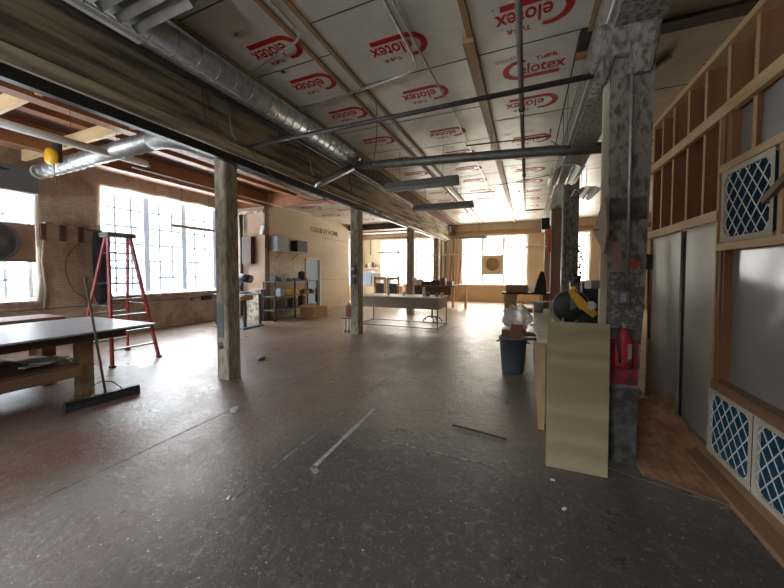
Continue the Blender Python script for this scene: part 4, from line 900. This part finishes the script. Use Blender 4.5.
simple(MB().obox((-8.0, 7.97, 2.95), (.14, .06, .30), (0, .3, 0)), 'notice', 'whitetube', 'small tilted white notice on the corner of the block pier', 'notice')
# tool rack
K = thing('tool_rack', 'thin black metal rack of tools in front of the tan plywood wall', 'rack', (-7.5, 8.9, 0))
for x, y in ((-7.75, 7.75), (-7.30, 7.75), (-7.75, 9.95), (-7.30, 9.95), (-7.3, 8.7)): MB().box(x-.02, x+.02, y-.02, y+.02, 0, 1.28).build('upright', 'black', K)
for z in (.35, .78, 1.26): MB().box(-7.78, -7.28, 7.73, 9.97, z, z+.02).build('shelf', 'grey', K)
tools = [(8.0, 'black', .22, .14), (8.3, 'greypaint', .26, .10), (8.62, 'grey', .20, .08), (9.0, 'grey', .30, .06), (9.35, 'black', .10, .30), (9.6, 'cream', .22, .05)]
for i, (y, m, w_, h_) in enumerate(tools):
    simple(MB().box(-7.65, -7.40, y-w_/2, y+w_/2, 1.281, 1.281+h_).box(-7.6, -7.45, y-w_/4, y+w_/4, 1.281+h_, 1.31+h_), 'power_tool', m, 'small machine on the top of the tool rack, %s from the left' % ('first', 'second', 'third', 'fourth', 'fifth', 'sixth')[i], 'tool', 'machines on the tool rack', .008)
tl2 = [(8.15, 'greypaint', .2, .2, 'grey drill case'), (8.75, 'yellow', .46, .17, 'bright yellow tool'), (9.4, 'card', .3, .13, 'brown tool bag'), (9.75, 'black', .16, .12, 'small black tool')]
for y, m, w_, h_, lb in tl2:
    simple(MB().box(-7.62, -7.34, y-w_/2, y+w_/2, .801, .801+h_).box(-7.55, -7.4, y-w_/5, y+w_/5, .80+h_, .84+h_), 'hand_tool', m, lb + ' on the middle shelf of the tool rack', 'tool', 'tools on the middle rack shelf', .01)
for y, m, w_, h_, lb in ((8.2, 'black', .3, .25, 'black machine part'), (8.8, 'grey', .25, .3, 'grey machine part'), (9.3, 'tablewood', .15, .35, 'brown upright block')):
    simple(MB().box(-7.62, -7.38, y-w_/2, y+w_/2, .371, .371+h_).tube([(-7.5, y, .37+h_), (-7.5, y, .41+h_)], .04, 10), 'machine_part', m, lb + ' on the lowest shelf of the tool rack', 'tool', 'parts on the lowest rack shelf', .01)
bx_ = thing('cardboard_box', 'open cardboard box on the floor at the end of the tool rack', 'box', (-7.0, 9.1, 0))
MB().box(-7.2, -6.65, 8.85, 9.65, 0, .36).build('box_body', 'card', bx_)
MB().bar((-7.2, 8.85, .37), (-7.2, 9.65, .37), .01, .14).build('flap', 'card', bx_)
simple(MB().tube([(-7.4, 10.0, .98), (-7.4, 10.03, .45)], [.02, .05], 8), 'hanging_clamp', 'black', 'dark clamp hanging at the right end of the tool rack', 'clamp')
# extinguisher
def extinguisher(x, y, z, k, label, sticker=True):
    e = thing('fire_extinguisher', label, 'fire extinguisher', (x, y, z))
    r = .062*k
    MB().lathe([(r*.9, 0), (r, .01*k), (r, .27*k), (r*.85, .31*k), (r*.4, .34*k), (r*.35, .36*k)], (x, y, z), 22).build('cylinder', 'redpaint', e)
    MB().lathe([(r*.36, .35*k), (r*.36, .39*k)], (x, y, z), 14).build('neck', 'conduit', e)
    MB().box(x-.015, x+.015, y-.07*k, y+.03, z+.39*k, z+.405*k).bar((x, y, z+.40*k), (x, y-.09*k, z+.43*k), .02, .008).build('lever', 'conduit', e)
    MB().tube(arc((x, y, z+.375*k), (x-.10*k, y-.03, z+.36*k), (x-.045*k, y-.065*k, z+.12*k), 10) + [(x-.042*k, y-.066*k, z+.04*k)], .009*k, 8).build('hose', 'black', e)
    if sticker:
        mb = MB(); n = 8
        for i in range(n):
            a0, a1 = (math.radians(-72+ 62*j/n) for j in (i, i+1))
            mb.add([(x+(r+.001)*math.cos(a0), y+(r+.001)*math.sin(a0), z+.08*k), (x+(r+.001)*math.cos(a1), y+(r+.001)*math.sin(a1), z+.08*k), (x+(r+.001)*math.cos(a1), y+(r+.001)*math.sin(a1), z+.22*k), (x+(r+.001)*math.cos(a0), y+(r+.001)*math.sin(a0), z+.22*k)], [(0,1,2,3)])
        mb.build('label', 'cream', e, fix=False)
    MB().lathe([(r+.003, 0), (r+.003, .012)], (x, y, z+.055*k), 22).build('strap', 'grey', e)
    return e
extinguisher(.715, 3.03, .83, .86, 'red fire extinguisher hanging on the near right column')
extinguisher(-4.27, 7.2, .40, .95, 'small distant red fire extinguisher beside the second left column', False)
sb = thing('switch_box', 'grey switch box with a pale cover at the foot of the column conduit', 'switch', (.715, 3.08, 1.32))
MB().box(.675, .755, 3.05, 3.118, 1.32, 1.43).build('box', 'grey', sb, .006)
MB().box(.690, .725, 3.045, 3.05, 1.34, 1.41).build('cover', 'greypaint', sb)
pd = thing('diamond_board', 'beige diamond-shaped board nailed to the left of the near right column', 'board', (.56, 3.16, 1.78))
dv = [(.595, 3.10, 2.20), (.530, 3.20, 1.93), (.598, 3.10, 1.73), (.603, 3.02, 1.93)]
t = MB(); nn = Vector((-.02, -.01, 0)); t.add([Vector(p) for p in dv] + [Vector(p)+nn for p in dv], [(0,1,2,3), (7,6,5,4), (0,4,5,1), (1,5,6,2), (2,6,7,3), (3,7,4,0)]); t.build('board', 'mdf', pd)
MB().tube([(.50, 3.10, 1.93), (.58, 3.12, 1.93)], .004, 6).build('nail', 'blackpipe', pd)
wp = thing('plug_box', 'small black plug box on the right side of the near column', 'outlet', (.90, 3.15, 1.3))
MB().box(.865, .915, 3.12, 3.2, 1.60, 1.72).build('box', 'black', wp, .005)
MB().tube([(.89, 3.13, 1.60), (.885, 3.10, 1.35), (.90, 3.12, 1.05)], .008, 6).build('cord', 'black', wp)
# things leaning between column and stud wall
for i, (x, y, h_, m) in enumerate(((.92, 4.3, 2.3, 'colbrown'), (1.03, 4.8, 2.15, 'studedge'), (1.12, 5.0, 1.9, 'tablewood'), (1.24, 5.2, 2.3, 'colbrown'), (1.33, 5.35, 2.2, 'sheetgrey'))):
    simple(MB().bar((x, y, .02), (x+.02, y+.25, h_), .07 if i < 3 else .12, .03), 'plank', m, '%s upright plank leaning behind the near right column' % ('first', 'second', 'third', 'fourth', 'fifth')[i], 'plank', 'planks behind the near right column')
bk = thing('clamp_bracket', 'small grey steel bracket sticking left from the near right column', 'bracket', (.52, 3.2, 1.42))
MB().box(.46, .60, 3.15, 3.17, 1.44, 1.51).build('arm', 'grey', bk); MB().box(.455, .50, 3.13, 3.15, 1.44, 1.51).build('label', 'paper', bk)
# plywood sheet leaning
simple(MB().obox((.375, 2.86, .59), (.43, .018, 1.18), (math.radians(-1.5), 0, .03)), 'plywood_sheet', 'plysheet', 'birch plywood sheet standing on end in front of the right workbench', 'plywood sheet')
# right workbench
K = thing('workbench', 'long cream-topped workbench beside the right columns', 'workbench', (.35, 4.7, 0))
MB().box(.10, .62, 3.45, 6.2, .88, .92).box(.62, .86, 4.0, 5.6, .88, .92).build('bench_top', 'creamtop', K)
MB().box(.12, .16, 3.5, 6.15, .10, .86).build('side_panel', 'plysheet', K)
MB().box(.16, .58, 3.5, 3.54, .05, .86).build('end_panel', 'plysheet', K)
MB().box(.14, .58, 3.5, 6.15, .42, .45).build('shelf', 'benchwood', K)
for x, y in ((.15, 3.5), (.55, 3.5), (.15, 6.1), (.55, 6.1)): MB().box(x-.03, x+.03, y-.03, y+.03, 0, .88).build('leg', 'studedge', K)
for i, (y, z) in enumerate(((4.25, .80), (4.4, .72))):
    c_ = thing('bar_clamp', ('upper', 'lower')[i] + ' black clamp sticking out of the side of the cream workbench', 'clamp', (.05, y, z))
    MB().bar((-.02, y, z), (.14, y, z+.01), .02, .03).build('bar', 'black', c_); MB().tube([(-.06, y, z), (-.02, y, z)], .018, 8).build('handle', 'tablewood', c_)
# mitre saw
m_ = thing('mitre_saw', 'mitre saw with dark blade guard and yellow arm on the cream workbench', 'saw', (.42, 4.2, .92))
MB().box(.22, .60, 4.0, 4.5, .92, .99).build('base', 'grey', m_, .01)
MB().lathe([(.05, -.03), (.17, -.03), (.185, 0), (.17, .03), (.05, .03)], (.38, 4.05, 1.19), 30, 'y').build('blade_guard', 'black', m_)
MB().lathe([(.183, .026), (.193, .030), (.193, .036), (.183, .040)], (.38, 4.02, 1.19), 30, 'y').build('guard_rim', 'greypaint', m_)
MB().lathe([(.02, -.012), (.10, -.01), (.10, .0)], (.42, 4.01, 1.24), 3, 'y').build('blade_cover', 'grey', m_)
MB().bar((.37, 3.98, 1.38), (.50, 3.96, 1.20), .05, .06, w1=.05, h1=.10).bar((.48, 3.96, 1.23), (.60, 3.96, 1.12), .05, .09, w1=.05, h1=.07).build('arm', 'yellow', m_)
MB().tube([(.385, 3.97, 1.42), (.42, 3.97, 1.36)], .025, 10).build('handle', 'yellow', m_)
MB().tube([(.52, 3.97, 1.05), (.52, 4.2, 1.05)], .08, 16).build('motor', 'black', m_)
MB().lathe([(.02, 0), (.05, .005), (.05, .02)], (.56, 3.93, 1.22), 16, 'y').build('adjusting_knob', 'paper', m_)
MB().tube([(.30, 4.0, .99), (.30, 4.0, 1.07)], .012, 8).tube([(.40, 3.95, .99), (.44, 3.98, 1.05)], .015, 8).build('levers', 'conduit', m_)
m_.location.x += .075
for i, (x, y, z0, w_, l_, h_, m, lb) in enumerate(((.72, 4.55, .92, .20, .16, .55, 'black', 'tall black case standing behind the mitre saw'), (.60, 4.95, .92, .12, .18, .53, 'acgrey', 'dark grey box standing left of the tall black case'), (.46, 6.05, .92, .18, .2, .12, 'tablewood', 'low brown box on the cream workbench by the second column'))):
    simple(MB().box(x-w_/2, x+w_/2, y-l_/2, y+l_/2, z0, z0+h_), 'tool_case', m, lb, 'case', bevel=.01)
pt = thing('paint_pail', 'small pale grey pail on the cream workbench', 'pail', (.12, 5.75, .92))
MB().lathe([(.065, 0), (.08, .15), (.083, .16), (.07, .16)], (.18, 5.75, .921), 20).build('pail_body', 'greypaint', pt)
MB().lathe([(.082, .148), (.086, .155), (.083, .163)], (.18, 5.75, .921), 20).build('rim', 'paper', pt)
simple(MB().obox((.30, 5.75, 1.095), (.42, .16, .015), (0, -.03, .2)), 'board_scrap', 'creamtop', 'pale board scrap lying across the grey pail', 'board')
vp = thing('trailing_plant', 'small green plant hanging behind the diamond board', 'plant', (.72, 4.9, 1.5))
q = MB()
for k in range(34):
    t_ = k/34; cx, cy, cz = .60+.05*math.sin(k*2.1), 4.9+.05*math.cos(k*1.7), 1.52+.42*t_
    q.obox((cx+random.uniform(-.04, .05), cy, cz), (.045, .03, .006), (random.uniform(-1, 1), random.uniform(-1, 1), random.uniform(0, 3)))
q.build('leaves', 'green', vp); MB().tube([(.61, 4.9, 1.42), (.58, 4.9, 1.7), (.63, 4.9, 1.95)], .005, 6).build('stem', 'green', vp)
MB().lathe([(.04, 0), (.055, .09)], (.61, 4.85, 1.441), 12).build('pot', 'black', vp)
# bin
b = thing('rubbish_bin', 'round dark grey bin full of offcuts and a clear bag', 'bin', (-.19, 5.32, 0))
MB().lathe([(.155, 0), (.165, .02), (.205, .53), (.215, .53), (.218, .56), (.20, .56), (.195, .53), (.15, .05)], (-.19, 5.35, 0), 32).build('bin_body', 'bin', b)
for s_ in (-1, 1): MB().tube(arc((-.19+s_*.205, 5.27, .50), (-.19+s_*.27, 5.28, .46), (-.19+s_*.205, 5.35, .50), 6), .012, 8).build('handle', 'bin', b)
simple(MB().obox((-.29, 5.26, .55), (.13, .10, .26), (0, .03, 0)), 'wood_offcut', 'tablewood', 'dark brown offcut sticking out of the grey bin', 'offcut')
simple(MB().obox((-.14, 5.27, .60), (.17, .08, .34), (0, .04, .1)), 'board_offcut', 'newwood_z', 'pale board offcut sticking out of the grey bin', 'offcut')
q = MB(); bmv = bmesh.new(); bmesh.ops.create_icosphere(bmv, subdivisions=4, radius=1)
vs = [Vector((-.14, 5.40, .86)) + Vector((v.co.x*.21, v.co.y*.17, v.co.z*.19))*(1+.10*math.sin(v.co.x*9+v.co.z*5)+.08*math.sin(v.co.y*13-v.co.z*11)+random.uniform(-.03, .03)) for v in bmv.verts]
q.add(vs, [[v.index for v in f.verts] for f in bmv.faces], 0, True); bmv.free()
tag(q.build('plastic_bag', 'bag'), 'crumpled clear plastic bag heaped on top of the grey bin', 'bag')
# far right desk + chair
K = thing('desk', 'brown desk with a dark top beyond the grey bin', 'desk', (-.05, 11.2, 0))
MB().box(-.75, .66, 10.7, 11.5, .88, .93).build('desk_top', 'darkwood', K, .01)
MB().box(-.66, -.30, 10.8, 11.4, .06, .88).build('drawer_unit', 'brightwood', K)
MB().box(.45, .62, 10.8, 11.4, .06, .88).build('side_panel', 'tablewood', K)
MB().bar((-.45, 10.72, .72), (.30, 10.72, .60), .02, .03).build('keyboard_tray', 'creamtop', K)
simple(MB().obox((-.30, 11.05, 1.05), (.66, .5, .22), (0, 0, .02)), 'document_box', 'card', 'flat brown box on the brown desk', 'box', bevel=.01)
q = MB(); q.ico((.20, 11.1, 1.06), .16, 3, (1, .8, .75), .12); tag(q.build('plastic_wrap', 'bag'), 'clear plastic wrap lying beside the flat brown box', 'plastic wrap')
ch = thing('office_chair', 'black high-backed office chair at the brown desk', 'chair', (.35, 10.1, 0))
t = MB(); t.add([(.18, 10.1, .95), (.52, 10.1, .95), (.50, 10.16, 1.35), (.44, 10.22, 1.60), (.36, 10.22, 1.60), (.27, 10.16, 1.35), (.18, 10.02, .95), (.52, 10.02, .95), (.50, 10.08, 1.35), (.44, 10.14, 1.60), (.36, 10.14, 1.60), (.27, 10.08, 1.35)], [(0,1,2,3,4,5), (11,10,9,8,7,6), (0,6,7,1), (1,7,8,2), (2,8,9,3), (3,9,10,4), (4,10,11,5), (5,11,6,0)]); t.build('backrest', 'blackfab', ch, .02)
MB().box(.12, .58, 9.6, 10.08, .45, .53).build('seat', 'blackfab', ch, .02); MB().tube([(.35, 9.85, .08), (.35, 9.85, .45)], .03, 12).build('gas_post', 'black', ch)
MB().bar((.35, 10.05, .5), (.38, 10.12, .97), .05, .02).build('back_bar', 'black', ch)
for k in range(5): t_ = 2*PI*k/5+.3; MB().bar((.35, 9.85, .10), (.35+.27*math.cos(t_), 9.85+.27*math.sin(t_), .05), .04, .03).build('base_leg', 'black', ch); 
# wooden trestle between the bin and the bench
K = thing('wooden_trestle', 'brown wooden trestle between the grey bin and the cream workbench', 'trestle', (.05, 6.9, 0))
MB().box(-.08, .50, 6.6, 7.0, .80, .86).build('top', 'tablewood', K)
for x in (-.04, .42): MB().box(x-.04, x+.04, 6.62, 6.70, 0, .80).build('leg', 'tablewood', K)
MB().box(-.04, .42, 6.63, 6.67, .35, .42).build('rail', 'tablewood', K)
op = simple(MB().box(.40, .62, 10.95, 11.0, 2.9, 3.25), 'sign_panel', 'black', 'small dark panel high on the third right column', 'sign')
op = simple(MB().box(.56, .655, 10.90, 10.95, 2.2, 2.88), 'red_banner', 'orange', 'bright orange-red strip hanging on the third right column', 'banner')
# ------------------------------------------------------------------ middle desk area
K = thing('steel_frame_table', 'long taupe table with deep apron on a thin red steel frame', 'table', (-3.3, 8.8, 0))
MB().box(-4.66, -2.16, 8.28, 9.36, .86, .885).build('tabletop', 'creamtop', K)
MB().box(-4.64, -2.18, 8.30, 8.33, .56, .86).build('apron', 'mdf', K); MB().box(-2.21, -2.18, 8.33, 9.34, .56, .86).build('apron', 'mdf', K)
MB().box(-4.64, -4.61, 8.33, 9.34, .56, .86).build('apron', 'mdf', K); MB().box(-4.61, -2.21, 9.31, 9.34, .56, .86).build('apron', 'mdf', K)
for x in (-4.62, -2.2):
    for y in (8.31, 9.33): MB().box(x-.013, x+.013, y-.013, y+.013, 0, .56).build('leg', 'joist', K)
for y in (8.31, 9.33): MB().box(-4.62, -2.2, y-.012, y+.012, .03, .055).build('bottom_rail', 'wirecoat', K)
for x in (-4.62, -2.2): MB().box(x-.012, x+.012, 8.31, 9.33, .03, .055).build('bottom_rail', 'wirecoat', K)
ch = thing('swivel_stool', 'low black swivel stool behind the taupe table', 'stool', (-2.80, 9.9, 0))
MB().lathe([(.10, 0), (.24, .02), (.25, .06), (.20, .09)], (-2.8, 9.9, .50), 24).build('seat', 'blackfab', ch)
MB().tube([(-2.8, 9.9, .10), (-2.8, 9.9, .50)], .028, 10).build('gas_post', 'black', ch)
for k in range(5):
    t_ = 2*PI*k/5+.1; ex, ey = -2.8+.31*math.cos(t_), 9.9+.31*math.sin(t_)
    MB().tube([(-2.8, 9.9, .16), (-2.8+.17*math.cos(t_), 9.9+.17*math.sin(t_), .14), (ex, ey, .065)], .018, 8).build('base_leg', 'black', ch)
    MB().ico((ex, ey, .03), .03, 1).build('caster', 'black', ch)
items = [('bottle', -3.85, 8.8, .04, .20, 'cream', 'slim cream bottle near the middle of the taupe table'), ('cup', -3.4, 8.9, .05, .10, 'paper', 'white cup right of the bottle on the taupe table'), ('jar', -2.75, 8.85, .045, .26, 'paper', 'tall pale jar on the right half of the taupe table'), ('tin', -2.60, 8.75, .06, .11, 'acgrey', 'dark blue-grey tin on the taupe table'), ('cup', -2.35, 8.8, .05, .09, 'grey', 'grey cup near the right edge of the taupe table'), ('cup', -2.25, 9.0, .055, .10, 'paper', 'white cup at the right edge of the taupe table')]
for nm, x, y, r, h_, m, lb in items:
    simple(MB().lathe([(r*.85, 0), (r, .01), (r, h_*.75), (r*.8, h_*.8), (r*(.45 if nm == 'bottle' else .8), h_)], (x, y, .886), 16), nm, m, lb, nm)
simple(MB().tube([(-4.6, 8.31, .9), (-4.62, 8.26, .5), (-4.64, 8.28, .25)], .02, 8), 'hanging_cable', 'tablewood', 'brown cable bundle hanging at the left end of the taupe table', 'cable')
# cart with red frame left of the second column
K = thing('hand_cart', 'small wire cart beside the second left column', 'cart', (-4.3, 7.0, 0))
for x in (-4.35, -4.25): MB().tube([(x, 7.15, .05), (x, 7.15, .75), (x, 7.1, .85)], .012, 6).build('upright', 'conduit', K)
MB().box(-4.38, -4.16, 6.98, 7.2, .38, .41).build('shelf', 'grey', K)
for x in (-4.35, -4.25): MB().lathe([(.035, -.012), (.035, .012)], (x, 7.12, .036), 12, 'x').build('wheel', 'black', K)
# electrical boxes on the second column
eb = thing('timer_box', 'round-faced switch box on the second left column', 'switch', (-3.98, 6.95, 1.5))
MB().box(-4.06, -3.94, 6.93, 6.998, 1.52, 1.75).build('box', 'grey', eb, .008); MB().lathe([(.045, -.015), (.04, -.02)], (-4.0, 6.93, 1.66), 16, 'y').build('dial', 'paper', eb)
MB().box(-4.05, -3.95, 6.93, 6.998, 1.30, 1.42).build('lower_box', 'grey', eb, .008)
# far left bay furniture
K = thing('far_workbench', 'low pale workbench against the far left corner', 'workbench', (-7.5, 15.2, 0))
MB().box(-9.2, -5.9, 14.7, 15.5, .84, .90).build('bench_top', 'creamtop', K)
for x, y in ((-9.1, 14.8), (-6.0, 14.8), (-9.1, 15.4), (-6.0, 15.4)): MB().box(x-.05, x+.05, y-.05, y+.05, 0, .84).build('leg', 'brightwood', K)
for i, (x, w_, h_, m, lb) in enumerate(((-8.55, .6, .38, 'bluebin', 'pale blue tub, leftmost on the far left workbench'), (-7.85, .7, .72, 'bluebin', 'tall pale blue crate on the far left workbench'), (-7.2, .5, .66, 'paper', 'white box beside the tall pale blue crate'), (-6.6, .4, .36, 'bluebin', 'small blue tub at the right of the far left workbench'))):
    simple(MB().box(x-w_/2, x+w_/2, 14.85, 15.35, .901, .901+h_), 'storage_tub', m, lb, 'tub', bevel=.02)
for i, x in enumerate((-6.35, -5.68)):
    c_ = thing('wooden_chair', 'honey pine high-backed chair behind the taupe table, ' + ('left' if i == 0 else 'right'), 'chair', (x, 13.6, 0), 'pine chairs behind the taupe table')
    for sx in (-.27, .27): MB().box(x+sx-.04, x+sx+.04, 13.5, 13.56, 0, 1.36).build('back_post', 'brightwood', c_)
    MB().box(x-.23, x+.23, 13.50, 13.55, 1.22, 1.34).build('top_rail', 'brightwood', c_)
    MB().box(x-.20, x+.20, 13.50, 13.54, .55, 1.05).build('back_pad', 'acgrey', c_)
    MB().box(x-.29, x+.29, 13.56, 14.0, .44, .50).build('seat', 'brightwood', c_)
    for sx in (-.25, .25): MB().box(x+sx-.03, x+sx+.03, 13.94, 14.0, 0, .44).build('front_leg', 'brightwood', c_)
sh = thing('wall_shelf', 'small orange shelf on the far wall left of the far windows', 'shelf', (-8.7, 17.2, 1.8))
MB().box(-9.2, -8.25, 16.95, 17.29, 1.78, 1.84).build('board', 'osb', sh)
for x in (-9.0, -8.4): MB().bar((x, 17.28, 1.6), (x, 17.0, 1.78), .03, .02).build('bracket', 'osb', sh)
for i, (x, h_, m) in enumerate(((-8.95, .22, 'tablewood'), (-8.72, .30, 'paper'), (-8.5, .34, 'darkwood'), (-8.33, .2, 'grey'))):
    simple(MB().lathe([(.07, 0), (.07, h_*.7), (.04, h_)], (x, 17.1, 1.841), 12), 'bottle', m, '%s bottle on the small orange shelf' % ('brown', 'white', 'dark brown', 'grey')[i], 'bottle', 'bottles on the orange shelf')
simple(MB().bar((-8.75, 17.27, 2.6), (-8.75, 17.27, 3.7), .06, .03), 'hanging_strap', 'brownwood', 'brown strap hanging above the orange shelf', 'strap')
# far centre bench with clutter and wood leaning on far wall
K = thing('clutter_bench', 'dark bench of clutter between the far windows', 'workbench', (-3.6, 14.8, 0))
MB().box(-5.3, -2.9, 13.9, 14.7, .92, .98).build('bench_top', 'tablewood', K); MB().box(-2.88, -2.3, 13.9, 14.7, 1.0, 1.04).build('leaf', 'creamtop', K)
for x in (-5.2, -3.0, -2.45): MB().box(x-.05, x+.05, 13.95, 14.05, 0, .95).build('leg', 'brightwood', K)
MB().box(-5.1, -3.1, 13.95, 14.0, .55, .92).build('apron', 'darkwood', K)
cl_ = [(-5.0, .3, .45, 'mdf', 'taupe bin bag'), (-4.65, .3, .35, 'paper', 'white bundle'), (-4.3, .4, .22, 'black', 'black toolbox'), (-3.85, .4, .30, 'black', 'black machine'), (-3.5, .2, .45, 'tablewood', 'brown upright box'), (-3.2, .25, .25, 'grey', 'grey canister')]
for i, (x, w_, h_, m, lb) in enumerate(cl_):
    q = MB(); q.box(x-w_/2, x+w_/2, 14.1, 14.45, .981, .981+h_*.7); q.ico((x, 14.28, .98+h_*.72), w_*.42, 2, (1, .5, h_*.7), .05)
    simple(q, 'bench_item', m, lb + ' on the clutter bench between the far windows', 'clutter')
for i, (x, h_, m) in enumerate(((-4.75, 2.3, 'newwood_z'), (-4.60, 2.6, 'brownwood'), (-4.5, 2.0, 'brightwood'), (-3.85, 2.5, 'tablewood'), (-3.5, 2.7, 'brownwood'), (-3.35, 2.2, 'newwood_z'))):
    simple(MB().bar((x, 16.7, .02), (x+.08, 17.2, h_), .09, .03), 'leaning_plank', m, '%s plank from the left leaning on the far wall' % ('first', 'second', 'third', 'fourth', 'fifth', 'sixth')[i], 'plank', 'planks leaning on the far wall')
wpn = thing('fan_panel', 'square brown board with a round fan in the middle far window', 'panel', (-1.67, 17.1, 1.5))
MB().box(-2.17, -1.12, 17.10, 17.14, 1.45, 2.45).build('board', 'plyw', wpn)
MB().lathe([(.30, 0), (.33, -.03), (.33, -.06), (.29, -.06)], (-1.65, 17.10, 1.98), 28, 'y').build('fan_ring', 'brownwood', wpn)
for k in range(4): t_ = PI*k/2+.4; MB().obox((-1.65+.14*math.cos(t_), 17.06, 1.98+.14*math.sin(t_)), (.22, .01, .10), (0, -t_, 0)).build('blade', 'mdf', wpn)
# small things on the floor
tag(MB().tube([(-4.42, 4.25, .03), (-4.36, 4.36, .03)], .03, 12).build('drink_can', 'greypaint'), 'small pale can lying on the floor beyond the first left column', 'can')
tag(MB().obox((-3.04, 2.58, .02), (.06, .07, .04), (0, 0, .3)).build('plastic_cup', 'bag'), 'tiny clear plastic box on the floor', 'cup')
tag(MB().bar((-.68, 3.20, .012), (-.16, 3.12, .012), .02, .012).build('wood_splinter', 'stickwood'), 'thin dark wood strip lying on the floor mid-hall', 'wood strip')
tag(MB().obox((-.20, 4.02, .012), (.05, .03, .02)).build('wood_chip', 'tablewood'), 'small dark chip on the floor in front of the grey bin', 'wood chip')
for i, (x, y) in enumerate(((.2, 2.65), (.25, 2.35), (-1.9, 1.55))):
    tag(MB().obox((x, y, .004), (.03, .018, .008), (0, 0, i)).build('debris_chip', 'paper'), ('pale chip beside the foot of the plywood sheet', 'pale chip in front of the plywood sheet', 'pale chip on the bare floor at lower left')[i], 'debris')
